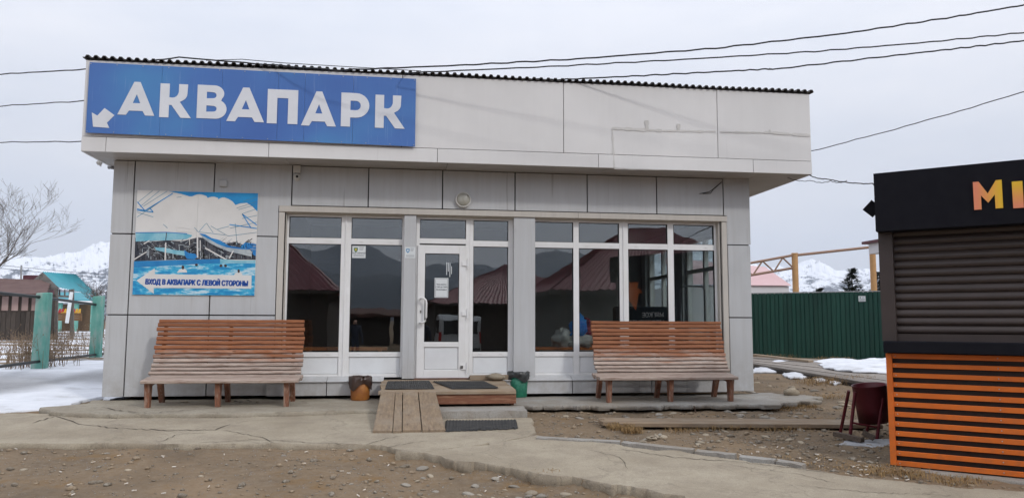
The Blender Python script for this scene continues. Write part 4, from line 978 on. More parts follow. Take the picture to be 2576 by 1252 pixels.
MB().box(px0+.1, px1-.1, -.6, -.5, .02, DT-.046).build('beam', mDark, porch)
ramp = thing('wooden_ramp', 'short wooden ramp of four boards leaning on the porch', 'ramp', (.1, -2.6, -.1))
rb = [(-.325, -.105), (-.098, .0), (.01, .225), (.236, .50)]; rt = [(-.28, -.095), (-.088, .0), (.01, .205), (.216, .44)]
for (b0, b1_), (t0, t1) in zip(rb, rt):
    yj = random.uniform(-.03, .03); zb = ptop(0, -2.98)+.03
    plank('plank', [(b0, -2.98+yj, zb), (b1_, -2.98+yj*.6, zb), (t1, DFy-.01, DT-.004), (t0, DFy-.01, DT-.004)], mPy, ramp, .035, .003)
step = thing('concrete_step', 'rough concrete step under the front of the porch', 'step', (1.0, -1.7, -.12))
stp = sheet('step_block', [(.46, -2.03), (1.60, -2.03), (1.64, -1.4), (.46, -1.4)], lambda x, y: .012+.004*fbm(x, y, 3, 3), .22, mConcG, step, step=.12, jag=.012, jscale=6, edge=.06)
# rubber mats
mRub = M('black_rubber', (.03, .03, .031), (.055, .053, .05), 10, .8, bump=.2, bscale=60)
def mat_(name, label, corners, zf, nu, nv, jag=.0):
    # corners: near-left, near-right, far-right, far-left (x,y); ridged rubber mat
    c = [Vector(q) for q in corners]; n1, n2 = nu*2, nv*2; vv, ff = [], []
    for j in range(n2+1):
        for i in range(n1+1):
            u_, v_ = i/n1, j/n2; p = c[0].lerp(c[1], u_).lerp(c[3].lerp(c[2], u_), v_)
            if j in (0, n2): p += (c[3]-c[0]).normalized()*random.uniform(-1, 1)*jag
            e = (i in (0, n1)) or (j in (0, n2))
            h = .004 if e else .012+.009*((i+j//2*0) % 2)*(1 if j % 2 else .55)
            vv.append((p.x, p.y, zf(p.x, p.y)+h+.006*fbm(p.x, p.y, 1.7, 2)))
    for j in range(n2):
        for i in range(n1): k = j*(n1+1)+i; ff.append((k, k+1, k+n1+2, k+n1+1))
    o = MB().add(vv, ff).build(name, mRub, fix=False); return tag(o, label, 'mat')
zdk = lambda x, y: DT+.05*(y-DFy)/1.5+.003
mat_('rubber_mat', 'black ribbed rubber mat on the porch deck beside the rusty orange bin', [(-.235, -1.30), (.44, -1.27), (.40, -.30), (-.22, -.32)], zdk, 22, 9, .012)
mat_('rubber_mat', 'black rubber mat on the porch deck running askew towards the green bin', [(.67, -1.30), (1.33, -1.28), (1.20, -.38), (.44, -.36)], zdk, 24, 9, .004)
mat_('rubber_mat', 'torn black rubber mat lying on the concrete path below the step', [(.49, -2.98), (1.36, -2.87), (1.42, -2.30), (.54, -2.22)], lambda x, y: ptop(x, y)+.004, 22, 12, .03)
bb = bevel(MB().hexa([(1.02, -.14, DT+.046), (1.62, -.14, DT+.046), (1.62, -.02, DT+.05), (1.02, -.02, DT+.05), (1.02, -.13, .335), (1.62, -.13, .34), (1.62, -.03, .34), (1.02, -.03, .335)]).build('wood_block', mPx), .006, 2); tag(bb, 'short wooden beam lying at the side window sill on the porch', 'beam')

# ---- stones
mStone = M('river_stone', (.40, .34, .26), (.30, .25, .185), 5, .95, bump=.35, bscale=18, var=.25, c3=(.44, .39, .31), spec=.15)
mStoneG = M('grey_stone', (.33, .30, .255), (.25, .225, .19), 6, .95, bump=.35, bscale=20, var=.22, spec=.15)
def rock_mesh(seed, sub=2):
    bm = bmesh.new(); bmesh.ops.create_icosphere(bm, subdivisions=sub, radius=1)
    for v in bm.verts:
        d = v.co.normalized(); q = 1+.32*noise.fractal(d*1.1+Vector((seed*7.1, seed*3.3, seed)), 1, 2, 3); v.co = d*q; v.co.z *= .55
    me = bpy.data.meshes.new('stone'); bm.to_mesh(me); bm.free()
    for p in me.polygons: p.use_smooth = True
    return me
ROCKS = [rock_mesh(k) for k in range(8)]
for k, me in enumerate(ROCKS): me.materials.append((mStone, mStoneG)[k % 2])
def stone(x, y, z, r_, label=None, group=None, k=None, flat=1.0):
    o = bpy.data.objects.new('stone', ROCKS[random.randrange(8) if k is None else k]); col.objects.link(o)
    o.location = (x, y, z); o.scale = (r_*random.uniform(.9, 1.35), r_*random.uniform(.7, 1.0), r_*random.uniform(.7, 1.0)*flat); o.rotation_euler = (random.uniform(-.2, .2), random.uniform(-.2, .2), random.uniform(0, 6.28))
    return tag(o, label, 'stone', group)
o = stone(1.41, -.22, DT+.10, .12, 'large smooth tan boulder resting on the porch by the green bin', k=0); o.scale = (.155, .1, .10); o.rotation_euler = (0, 0, .1)
o = stone(6.15, -.3, .05, .13, 'big pale stone sitting on the rounded tip of the apron', k=2); o.scale = (.13, .1, .13)

# ================================================================== BINS
mRustO = M('rusty_orange_paint', (.38, .15, .025), (.26, .09, .025), 5, .6, bump=.25, bscale=30, c3=(.13, .06, .03), hi=.75); mBagB = M('brown_bag', (.045, .025, .018), (.075, .045, .035), 9, .35, spec=.6); mBagK = M('black_bag', (.018, .02, .02), (.05, .055, .055), 9, .35, spec=.6)
mGrn = M('green_bin_paint', (.02, .20, .115), (.015, .14, .085), 6, .5, bump=.3, bscale=14, c3=(.06, .24, .16)); mRedB = M('burgundy_paint', (.12, .010, .018), (.09, .008, .013), 6, .5, c3=(.14, .03, .03), hi=.8)
def bagged_bin(c, r0, r1, h, mat, bagm, label, hang, seed):
    t_ = thing('litter_bin', label, 'bin', c); c = Vector(c)
    MB().lathe(c, [(r0*.96, 0), (r0, .012), (r0+(r1-r0)*.3, h*.3), (r0+(r1-r0)*.32, h*.32), (r1, h), (r1-.008, h), (r0-.01, .03), (.001, .03)], 28).build('body', mat, t_)
    MB().lathe(c+Vector((0, 0, h-.01)), [(r1+.004, 0), (r1+.008, .006), (r1+.004, .012)], 28).build('rim', mat, t_)
    def wob(rr, hh, th, i):
        q = noise.fractal(Vector((math.cos(th)*2.2+seed, math.sin(th)*2.2, i*.6)), 1, 2, 3)
        lo = .045*math.sin(th*3+seed)*hang if i < 3 else 0
        return rr+.012*q+.006*math.sin(th*14+i), hh+(lo if i < 3 else 0)+.01*q
    MB().lathe(c, [(r1+.014, h-.10*hang), (r1+.018, h-.06*hang), (r1+.022, h-.02), (r1+.018, h+.015), (r1+.002, h+.03), (r1-.02, h+.01), (r1-.035, h-.06), (.001, h-.15)], 44, wob=wob).build('bin_bag', bagm, t_)
    return t_
p = at(905, 1006, 2, 0); bagged_bin((p[0], p[1]+.05, .002), .135, .148, .315, mRustO, mBagB, 'rusty orange metal bin lined with a brown bag', 1.2, 1.3)
p = at(1305, 998, 2, 0); bagged_bin((p[0], p[1]+.02, .002), .128, .152, .36, mGrn, mBagK, 'chipped green plastic bin lined with a black bag', .9, 4.1)
# tilting burgundy bin on a frame
pl, pr_ = GP(2136, 1100), GP(2206, 1104)
rbn = thing('litter_bin', 'dented burgundy metal litter bin slung on a frame beside the kiosk', 'bin', (float(pl[0]+pr_[0])/2, float(pl[1]+pr_[1])/2, H(pl[0], pl[1])))
D_ = float(-FWD.dot(CAM)+FWD.dot((pl+pr_)/2)); dpt = FWD.dot((pl+pr_)/2-CAM)
def VP(x, y, off=0.0):   # point at the bin's distance
    d = ray(x, y); return CAM+d*(dpt+off)
top_c = VP(2186, 968, .19); bot_c = VP(2198, 1060, .17); axis_ = Vector(top_c-bot_c); hb = axis_.length; sc1 = dpt/FPX
MB().lathe(Vector(bot_c), [(.001, .01), (35*sc1, .01), (36*sc1, 0), (38*sc1, hb*.45), (39*sc1, hb*.47), (41*sc1, hb), (42.5*sc1, hb+.006), (39.5*sc1, hb), (33*sc1, .03), (.001, .03)], 28, axis=tuple(axis_.normalized())).build('body', mRedB, rbn)
for (xa, ya), (xb, yb), o_ in (((2138, 1101), (2151, 985), .02), ((2206, 1104), (2220, 1000), .0)):
    A = VP(xa, ya, o_); B_ = VP(xb, yb, o_+.02); A[2] = min(A[2], H(A[0], A[1])+.01); MB().tube([A, B_], .019, 8).build('leg', mRedB, rbn)
    A2 = A+np.array([.1, .36, .0]); A2[2] = H(A2[0], A2[1]); B2 = B_+np.array([.02, .16, 0]); MB().tube([A2, B2], .019, 8).build('leg', mRedB, rbn)
MB().tube([VP(2142, 1062, .02), VP(2206, 1074, .0)], .013, 6).build('crossbar', mRedB, rbn)
# broken board under the bin
A, B_ = GP(2100, 1090, .05), GP(2170, 1106, .04)
o_ = MB(); o_.bar(A, B_, .07, .05); tag(o_.build('broken_board', M('charred_board', (.07, .05, .04), (.13, .1, .075), 8, .9, stretch=(2, 9, 9))), 'short broken dark board lying at the foot of the burgundy bin', 'board')
A = GP(2183, 1101, .05); o_ = MB(); o_.bar(A+np.array([-.03, .04, .06]), A+np.array([.05, -.04, .0]), .06, .05); tag(o_.build('wood_chunk', MATS['charred_board']), 'dark splintered wood chunk between the legs of the burgundy bin', 'wood')

# ================================================================== BOARDS ON THE GROUND
bd = thing('ground_boards', 'weathered boards laid side by side on the dirt below the bench beside the green bin', 'boards', (4.2, -2.5, -.1))
zb = lambda x, y: -.085-.012*(x-2.6)/3
for k, (ya, yb_, xa) in enumerate(((-2.75, -2.615, 2.62), (-2.61, -2.475, 2.45), (-2.47, -2.36, 2.50), (-2.355, -2.24, 2.46))):
    x1_ = 5.9
    plank('plank', [(xa, ya+random.uniform(-.01, .01), zb(xa, 0)+.02+random.uniform(-.006, .006)), (x1_, ya-.30, zb(x1_, 0)), (x1_, yb_-.30, zb(x1_, 0)), (xa+random.uniform(-.05, .05), yb_, zb(xa, 0)+.02)], mPx, bd, .05, .006)
p_ = GP(1742, 1022)
rod = MB().tube([(4.08, -1.45, -.02), (4.09, -1.5, -.13)], .008, 6).build('steel_rod', M('rust', (.08, .05, .035), (.05, .03, .02), 20, .8)); tag(rod, 'rusty reinforcing rod poking out under the broken apron edge', 'rod')

# ================================================================== KIOSK
K0 = GP(2240, 1168, -.0); kz = K0[2]; K1 = at(2576, 1200, 2, kz)
KU = Vector((K1-K0)[:2]).normalized(); KU3 = Vector((KU.x, KU.y, 0)); KN3 = Vector((KU.y, -KU.x, 0))        # KN3 points at the camera side
if KN3.dot(Vector(CAM-K0)) < 0: KN3 = -KN3
def KP(x, y, off=0.0):   # pixel -> (s along the front, z) on the plane 'off' in front of the kiosk face
    d = Vector(ray(x, y)); o = Vector(CAM); q = Vector(K0)+KN3*off; t_ = (q-o).dot(KN3)/d.dot(KN3); p = o+d*t_
    return (p-Vector(K0)).dot(KU3), p.z
def KX(s, off, z): p = Vector(K0)+KU3*s+KN3*off; return (p.x, p.y, z)
def kbox(m, s0, s1, o0, o1, z0, z1):
    return m.hexa([KX(s0, o1, z0), KX(s1, o1, z0), KX(s1, o0, z0), KX(s0, o0, z0), KX(s0, o1, z1), KX(s1, o1, z1), KX(s1, o0, z1), KX(s0, o0, z1)])
kiosk = thing('kiosk', 'black kiosk with orange slatted front, dark roller shutter and orange letters', 'kiosk', (K0[0]+1, K0[1]-.2, kz))
KW, KD = 2.9, 2.3
mKb = M('kiosk_black', (.008, .008, .012), (.011, .011, .015), 9, .75, bump=.1, bscale=200, spec=.12); mKo = M('kiosk_orange', (.74, .17, .02), (.68, .15, .018), 4, .5, var=.03, c3=(.58, .14, .03), hi=.8); mKsh = M('shutter_brown', (.062, .046, .042), (.052, .039, .035), 5, .45, var=.03); mKd = M('kiosk_backing', (.022, .016, .014), (.03, .022, .018), 8, .7)
muddy(mKo, kz, kz+1.2, (.26, .12, .06)); sT, zT = KP(2232, 888, 0); zc0 = KP(2230, 886, .02)[1]; sC, zc1 = KP(2222, 857, .10); sF, zF0 = KP(2203, 582, .16); zF1 = KP(2195, 437, .16)[1]
kbox(MB(), .004, KW, -KD, -.13, kz+.02, zF1-.06).build('body', mKd, kiosk)
kbox(MB(), .004, KW, -.128, -.04, kz+.01, zc0).build('lower_panel', mKd, kiosk)
sl_ = bevel(kbox(MB(), -.25, KW+.2, -KD-.1, .12, kz-.14, kz-.015).build('base_slab', mConcG, kiosk), .02, 2)
# orange slats: 11 rows
for s0, s1 in ((0, .055), (KW-.055, KW)): bevel(kbox(MB(), s0, s1, -.035, .004, kz, zT).build('frame_post', mKo, kiosk), .003, 1)
nS = 12; hS = (zT-kz)
for k in range(nS):
    z0 = kz+hS*(k*(1-.043*1)/(nS-1)); h_ = .047
    z0 = kz+(hS-h_)*k/(nS-1)
    so1 = bevel(kbox(MB(), .0555, KW-.0555, -.03, random.uniform(-.004, .001), z0+random.uniform(-.003, .003), z0+h_+random.uniform(-.002, .002)).build('slat', mKo, kiosk), .003, 1)
    for s_q in (.085, .95, 1.9, KW-.085): MB().lathe(KX(s_q, .001, z0+h_/2), [(.006, 0), (.005, .003), (.001, .004)], 8, axis=tuple(KN3)).build('screw', mSteel, so1)
bevel(kbox(MB(), sC, KW+.12, -.06, .12, zc0+.0, zc1).build('counter', mKb, kiosk), .01, 2)
jw = KP(2250, 700, -.03)[0]; js = KP(2212, 640, -.03)[0]
kbox(MB(), js, jw, -.12, -.0, zc1, zF0+.1).build('shutter_guide', mKsh, kiosk)
kbox(MB(), KW-.1, KW, -.12, -.0, zc1, zF0+.1).build('shutter_guide', mKsh, kiosk)
kbox(MB(), jw, KW-.1, -.1, -.05, zc1, zc1+.07).build('shutter_rail', mKsh, kiosk)
z = zc1+.072; hs = .081
while z < zF0+.08:
    m = MB(); pr2 = []
    for k in range(7): a_ = k/6; pr2.append((.026*(math.sin(math.pi*min(1, a_*1.0))**.6 if a_ < .99 else 0)*(1.15-.5*a_), z+.002+(hs-.003)*a_))
    vv = [KX(jw, -.085+o_, z_) for o_, z_ in pr2]+[KX(KW-.1, -.085+o_, z_) for o_, z_ in pr2]
    m.add(vv, [(k, k+1, k+8, k+7) for k in range(6)], True); m.build('shutter_slat', mKsh, kiosk); z += hs
kbox(MB(), sF, KW+.25, -KD-.15, .16, zF0, zF1).build('fascia_box', mKb, kiosk)
# letters on the fascia
def grad_mat(nm, dirv, lo_, hi_):
    m, t, b, n, l = nodes(nm); v = n('ShaderNodeNewGeometry'); dt = n('ShaderNodeVectorMath'); dt.operation = 'DOT_PRODUCT'; dt.inputs[1].default_value = dirv; l(v.outputs['Position'], dt.inputs[0])
    ad = n('ShaderNodeMapRange'); ad.inputs['From Min'].default_value = lo_; ad.inputs['From Max'].default_value = hi_; l(dt.outputs['Value'], ad.inputs[0])
    l(tramp(t, ad.outputs[0], [(.1, (.82, .27, .14)), (.5, (.84, .36, .08)), (.9, (.84, .50, .025))]), b.inputs['Base Color']); b.inputs['Roughness'].default_value = .5; return m
k0u = Vector(K0).dot(KU3)
mGrad = grad_mat('letter_gradient', tuple(KU3), k0u+KP(2451, 500, .165)[0], k0u+KP(2524, 500, .165)[0]); mGrad2 = grad_mat('letter_gradient_vertical', (0, 0, 1), KP(2560, 524, .165)[1], KP(2560, 457, .165)[1])
def kletter(pts, x0, x1, yt, yb, mGrad):
    s0, z0 = KP(x0, yb, .165); s1, _ = KP(x1, yb, .165); _, z1 = KP(x0, yt, .165)
    o3 = KX(s0, .1655, z0); shape_mesh('letter', [pts], o3, KU3*(s1-s0), (0, 0, z1-z0), mGrad, kiosk, .012)
kletter([(0, 0), (.26, 0), (.26, .5), (.5, .22), (.74, .5), (.74, 0), (1, 0), (1, 1), (.80, 1), (.5, .55), (.2, 1), (0, 1)], 2451, 2524, 458, 528, mGrad)
kletter([(0, 0), (1, 0), (1, 1), (0, 1)], 2549, 2576, 457, 524, mGrad2)
# flood lamp on the left end, small bracket below
fl = thing('flood_lamp', 'small black flood lamp on the end of the kiosk fascia', 'lamp', KX(sF-.02, -.02, zF0+.25))
zl = KP(2185, 520, .1)[1]
MB().bar(KX(sF-.02, -.05, zl), KX(sF-.05, -.02, zl), .03, .03).build('bracket', mKb, fl)
MB().bar(KX(sF-.005, -.02, zl-.05), KX(sF-.095, .0, zl+.035), .13, .035, up=tuple(KN3)).build('housing', mKb, fl)
# left end wall: orange emblem and white lettering (mirrored in the windows)
mKw = M('kiosk_lettering', (.7, .7, .7), (.65, .65, .65), 3, .5)
eo = Vector(KX(-.004, -.25, 0))
ev = -KN3            # along the end wall, away from the camera
def end_pt(d, z): p = Vector(KX(-.004, 0, z))+ev*d; return (p.x, p.y, z)
kbox(MB(), -.003, 0.002, -KD, -.05, zc1-.6, zF0).build('end_panel', mKb, kiosk)
axl = KN3*1.0        # reading direction seen from the building side
shape_mesh('emblem', [[(0, 0), (.12, -.02), (.20, -.38), (.32, -.2), (.5, -.12), (.5, .28), (.1, .3), (.16, .12)]], end_pt(.7, kz+2.05), tuple(KN3), (0, 0, 1), mKo, kiosk, .004)
for k, s_ in enumerate(('МЯГКОЕ', 'МОРОЖЕНОЕ', 'ЛИМОНАДЫ')): text_mesh('lettering', s_, .13, end_pt(1.2, kz+1.52-.165*k), tuple(KN3), (0, 0, 1), mKw, kiosk, .004, .003)

# ================================================================== RIGHT BACKGROUND
# boardwalk with snow
bw = thing('boardwalk', 'collapsed grey timber boardwalk in front of the green fence', 'boardwalk', (10, 6, 0))
mGp = M('old_grey_board', (.19, .165, .145), (.27, .24, .21), 4, .85, bump=.3, bscale=16, stretch=(1, 9, 9), c3=(.12, .1, .085), var=.2)
mDkb = M('dark_board', (.03, .026, .022), (.055, .045, .038), 6, .9, stretch=(1, 8, 8))  # near-black boards for the edge beam and the joists
bl, br_ = [], []
for k in range(9):
    f = k/8; yl = 898+f*15; yr = 912+f*72
    A = GP(1885, yl, .12); B_ = GP(2290+f*20, yr, .10)
    bl.append(A); br_.append(B_)
for k in range(8):
    a0, a1, b0, b1_ = bl[k], bl[k+1], br_[k], br_[k+1]; j = random.uniform(-.02, .02)
    e = .94
    plank('plank', [(*(a1[:2]), a1[2]+j), (*(b1_[:2]), b1_[2]+j*.5), (*(b1_+(b0-b1_)*e)[:2], b0[2]+j*.5), (*(a1+(a0-a1)*e)[:2], a0[2]+j)], mGp, bw, .05, .004)
A, B_ = bl[8], br_[8]; m = MB(); m.bar(A+np.array([0, 0, -.11]), B_+np.array([0, 0, -.10]), .09, .12); m.build('beam', mDkb, bw)
for f in (.2, .42, .62, .8, .93):
    p = A+(B_-A)*f; m = MB(); m.bar(p+np.array([.05, 1.0, -.1]), p+np.array([-.03, -.10-random.uniform(0, .12), -.12]), .08, .08); m.build('joist', mDkb, bw)
# snow on the boardwalk and clumps below its edge
def snow_patch(pix, off, hmax, label, jag=.03, seed=0.0, ice=0.0):
    P = [tuple(GP(x, y, off)[:2]) for x, y in pix]
    cx, cy_ = sum(p[0] for p in P)/len(P), sum(p[1] for p in P)/len(P)
    def top(x, y):
        dmin = min(math.hypot(x-p.x, y-p.y) for p in DB)
        return H(x, y)+off-.02+min(1, dmin/.28)**.6*hmax*(1+.4*fbm(x, y, 2, 3, seed))
    global DB; DB = densify(P, .12)
    o = sheet('snow', P, top, .03, mSnow, step=.14, jag=jag, jscale=3, edge=.09); set_ice(o, lambda x, y: min(1, max(0, ice+.35*fbm(x, y, 3, 3)))); return struct(o, label=label)
snow_patch([(2060, 916), (2120, 910), (2240, 902), (2320, 900), (2320, 930), (2240, 936), (2160, 934), (2110, 930), (2075, 924)], .13, .09, 'patch of snow on the boardwalk', .09)
snow_patch([(2045, 908), (2075, 902), (2140, 901), (2160, 905), (2120, 909), (2070, 911)], .13, .05, 'thin snow tongue on the boardwalk')
snow_patch([(1940, 906), (1965, 903), (1985, 905), (1975, 908), (1950, 909)], .13, .04, 'small snow scrap on the boardwalk')
for pix in ([(1895, 925), (1930, 918), (1975, 928), (1955, 935), (1895, 936)], [(1965, 942), (2000, 930), (2040, 944), (2020, 950), (1985, 950)], [(2045, 952), (2068, 944), (2085, 954), (2060, 960)], [(2085, 958), (2105, 948), (2125, 962), (2095, 966)]):
    snow_patch(pix, .02, .09, 'dirty snow heap below the boardwalk edge', .09, 0.0, .2)
snow_patch([(2110, 1112), (2150, 1104), (2200, 1100), (2240, 1098), (2245, 1118), (2200, 1122), (2150, 1118)], .012, .025, 'dirty ice remnant by the kiosk corner', .09, 4.0, .75)
pA_, pB_ = GP(1895, 892, .22), GP(2040, 908, .15); m = MB(); m.bar(pA_, pB_, .18, .05); tag(m.build('loose_board', mPx), 'loose pale board lying askew on the boardwalk by the fence', 'board')
# green board fence
fA, fB = GP(1885, 895), GP(2270, 907); FH = 2.0
mFg = M('fence_green', (.008, .054, .038), (.006, .042, .031), 3, .5, var=.2, stretch=(4, 4, .7)); mGal = M('fence_cap', (.35, .36, .36), (.28, .29, .29), 8, .5)
gf = thing('board_fence', 'tall dark green fence of vertical metal pickets behind the building', 'fence', (float(fA[0]+fB[0])/2, float(fA[1]+fB[1])/2, .05))
fd = Vector(((fB-fA)[0], (fB-fA)[1], 0)); fl_ = fd.length; fd.normalize(); fn = Vector((fd.y, -fd.x, 0))
if fn.dot(Vector(CAM-fA)) < 0: fn = -fn
zft = at(1990, 736, 0, (fA+(fB-fA)*.25)[0])[2]; FTOP = float(WP(2000, 737, float((fA+(fB-fA)*.3)[1]))[2])
npk = 46; pk_w = (fl_+1.6)/npk
pkm = None
for k in range(npk):
    s_ = -1.0+pk_w*k; c = Vector(fA)+fd*(s_+pk_w/2)+fn*(.012 if k % 2 else 0); 
    m = MB(); w2 = pk_w*(.5 if k % 2 else .485)-.004
    zb_ = H(c.x, c.y)-.03
    P = [c-fd*w2, c-fd*w2*.8+fn*.014, c+fd*w2*.8+fn*.014, c+fd*w2]
    m.add([(p.x, p.y, zb_) for p in P]+[(p.x, p.y, FTOP) for p in P], [(0, 1, 5, 4), (1, 2, 6, 5), (2, 3, 7, 6)]); m.build('picket', mFg, gf, fix=False)
m = MB(); a_ = Vector(fA)-fd*1-fn*.012; b_ = Vector(fA)+fd*(fl_+.6)-fn*.012; a_.z = b_.z = (FTOP-.1)/2; m.bar(a_, b_, .008, FTOP+.06); m.build('added_gap_backing', mFg, gf)  # sheet added behind the pickets so the gaps between them stay dark
for z in (.45, 1.6): 
    m = MB(); m.bar(Vector(fA)-fd*1+Vector((0, 0, z))-fn*.03, Vector(fA)+fd*(fl_+.6)+Vector((0, 0, z))-fn*.03, .04, .04); m.build('rail', mFg, gf)
m = MB(); a_ = Vector(fA)-fd*1; b_ = Vector(fA)+fd*(fl_+.6); a_.z = b_.z = FTOP+.015; m.bar(a_, b_, .05, .03); m.build('cap_rail', mGal, gf)
# notice on the fence
def on_fence(x, y): 
    d = Vector(ray(x, y)); o = Vector(CAM); t_ = (Vector(fA)+fn*.04-o).dot(fn)/d.dot(fn); return o+d*t_
q0, q1 = on_fence(2160, 758), on_fence(2177, 744)
nt_ = thing('fence_notice', 'small white warning notice fixed on the green fence', 'notice', tuple(q0))
u3 = Vector((q1.x-q0.x, q1.y-q0.y, 0)); wv = u3.length; hv = q1.z-q0.z
shape_mesh('plate', [[(0, 0), (wv, 0), (wv, hv), (0, hv)]], tuple(q0), tuple(u3.normalized()), (0, 0, 1), mPaper, nt_, .006)
shape_mesh('emblem', [arc(wv*.25, hv*.72, hv*.13, 0, 330, 10)], tuple(q0+fn*.006), tuple(u3.normalized()), (0, 0, 1), mShield, nt_, .002)
for z0, z1, a0, a1 in ((.3, .42, .1, .9), (.1, .16, .1, .9), (.68, .76, .5, .85)): shape_mesh('printed_line', [[(wv*a0, hv*z0), (wv*a1, hv*z0), (wv*a1, hv*z1), (wv*a0, hv*z1)]], tuple(q0+fn*.006), tuple(u3.normalized()), (0, 0, 1), mInk, nt_, .002)
q = GP(2094, 900); o = stone(q[0], q[1], q[2]+.1, .2, 'round yellowish stone at the foot of the green fence', k=0)
# pipe gantry behind the fence
gy_ = 20.0
mOch = M('ochre_pipe', (.52, .30, .13), (.46, .26, .11), 5, .5, c3=(.36, .22, .13), hi=.8)
ga = thing('pipe_gantry', 'ochre steel pipe gantry with lattice truss rising behind the green fence', 'gantry', (float(WP(1998, 735, gy_)[0]), gy_, .1))
def GY(x, y, dy=0): return WP(x, y, gy_+dy)
for x, yt in ((1999, 638), (2194, 616)):
    a_ = GY(x, yt); MB().tube([(a_[0], a_[1], .0), a_], .135, 10).build('post', mOch, ga); MB().lathe((a_[0], a_[1], a_[2]), [(.15, -.02), (.15, .03), (.001, .03)], 12).build('post_cap', mOch, ga)
mRst = M('rusty_pipe', (.30, .19, .13), (.24, .15, .11), 7, .6)
MB().tube([GY(1999, 642), GY(2194, 621)], .06, 8).build('top_pipe', mRst, ga); MB().tube([GY(1999, 641), GY(1830, 672)], .055, 8).build('top_pipe', mRst, ga); MB().tube([GY(1999, 673), GY(1830, 702)], .055, 8).build('bottom_pipe', mRst, ga)
zz_p = [(1995, 673), (1969, 648), (1947, 683), (1918, 656), (1893, 693), (1868, 665), (1840, 700)]
for a_, b_ in zip(zz_p[:-1], zz_p[1:]): MB().tube([GY(*a_), GY(*b_)], .035, 6).build('brace', mRst, ga)
# pink tented hall
th = thing('tent_hall', 'pale pink tented hall half veiled by steam behind the fence', 'building', (float(WP(1900, 735, 45)[0]), 47, .3))
mPk = M('pink_membrane', (.55, .36, .36), (.60, .42, .42), .5, .6, var=0); mPkw = M('hall_wall', (.66, .65, .67), (.6, .6, .62), .6, .7, var=0)
e1, e2, e3 = WP(1992, 718, 44), WP(1925, 671, 48), WP(1850, 655, 50); b1_ = WP(1992, 735, 44)
far = lambda p, dx, dy: (p[0]+dx, p[1]+dy, p[2])
zE = e1[2]
xl = float(WP(1700, 700, 46)[0])
roof = MB().add([tuple(e1), tuple(e2), (xl, 50, e3[2]+.2), (xl, 44, zE), (e1[0]+1, 58, zE), (e2[0]+.5, 55, e2[2])], [(0, 3, 2, 1), (0, 1, 5, 4), (1, 2, 5)]); roof.build('roof', mPk, th)
MB().box(xl, float(e1[0])-.15, 44.2, 57, 0, zE-.05).build('wall', mPkw, th)
# conifers
mNeed = M('spruce_needles', (.02, .032, .024), (.035, .05, .035), 12, .8, var=.1); mBark = M('bark', (.06, .045, .035), (.1, .08, .065), 14, .9)
def conifer(base, h, r_, label, seed):
    rn = random.Random(seed); t_ = thing('spruce_tree', label, 'tree', base, 'trees beyond the green fence'); b = Vector(base)
    MB().tube([b, b+Vector((0, 0, h))], [.12, .02], 6).build('trunk', mBark, t_)
    m = MB()
    for k in range(60):
        f = k/60; z = h*(.12+.88*f); rr = r_*(1-f)**.8*rn.uniform(.55, 1.1)+.08
        for q in range(int(7-3*f)):
            a_ = rn.uniform(0, 6.28); d = Vector((math.cos(a_), math.sin(a_), 0))
            tip = b+Vector((0, 0, z-.22*rr+.18*rr))+d*rr
            st_ = b+Vector((0, 0, z))
            for u_ in range(7):
                g_ = rn.uniform(.2, 1); p = st_.lerp(tip, g_)+Vector((rn.uniform(-.1, .1), rn.uniform(-.1, .1), rn.uniform(-.08, .05)))
                s_ = Vector((-d.y, d.x, rn.uniform(-.6, .2)))*rn.uniform(.08, .2); e_ = d*rn.uniform(.15, .34)+Vector((0, 0, rn.uniform(-.02, .12)))
                m.add([p-s_*.5, p+s_*.5, p+e_], [(0, 1, 2)])
    m.build('crown', mNeed, t_, fix=False)
ct = WP(2142, 676, 34); conifer((float(ct[0]), 34, .15), float(ct[2])-.15, 1.45, 'dark spruce tree with a spreading crown behind the fence', 3)
ct = WP(2212, 683, 36); conifer((float(ct[0]), 36, .15), float(ct[2])-.15, 1.1, 'smaller dark spruce tree beside the second gantry post', 5)
ct = WP(2060, 724, 40); conifer((float(ct[0]), 40, .15), float(ct[2])-.15, .8, 'low dark spruce tree far behind the fence', 8)
# little cabin peeping out behind the kiosk
cb = thing('cabin', 'white cabin with burgundy roof edge behind the kiosk', 'building', (float(WP(2230, 700, 9)[0]), 9.5, .1))
mBur = M('burgundy_sheet', (.115, .035, .045), (.09, .028, .036), 3, .5, var=.03)
c0 = WP(2205, 635, 9); c1 = WP(2203, 609, 9)
MB().box(float(c0[0])+.08, float(c0[0])+4, 9.0, 9.5, float(c0[2]), float(c1[2])).build('wall', mPkw, cb)
MB().box(float(c0[0])+.5, float(c0[0])+3.5, 9.1, 9.4, -.1, float(c0[2])).build('lower_wall', mPkw, cb)
MB().box(float(c0[0])-.02, float(c0[0])+4.2, 8.8, 9.7, float(c1[2])+.002, float(c1[2])+.08).build('roof', mBur, cb)

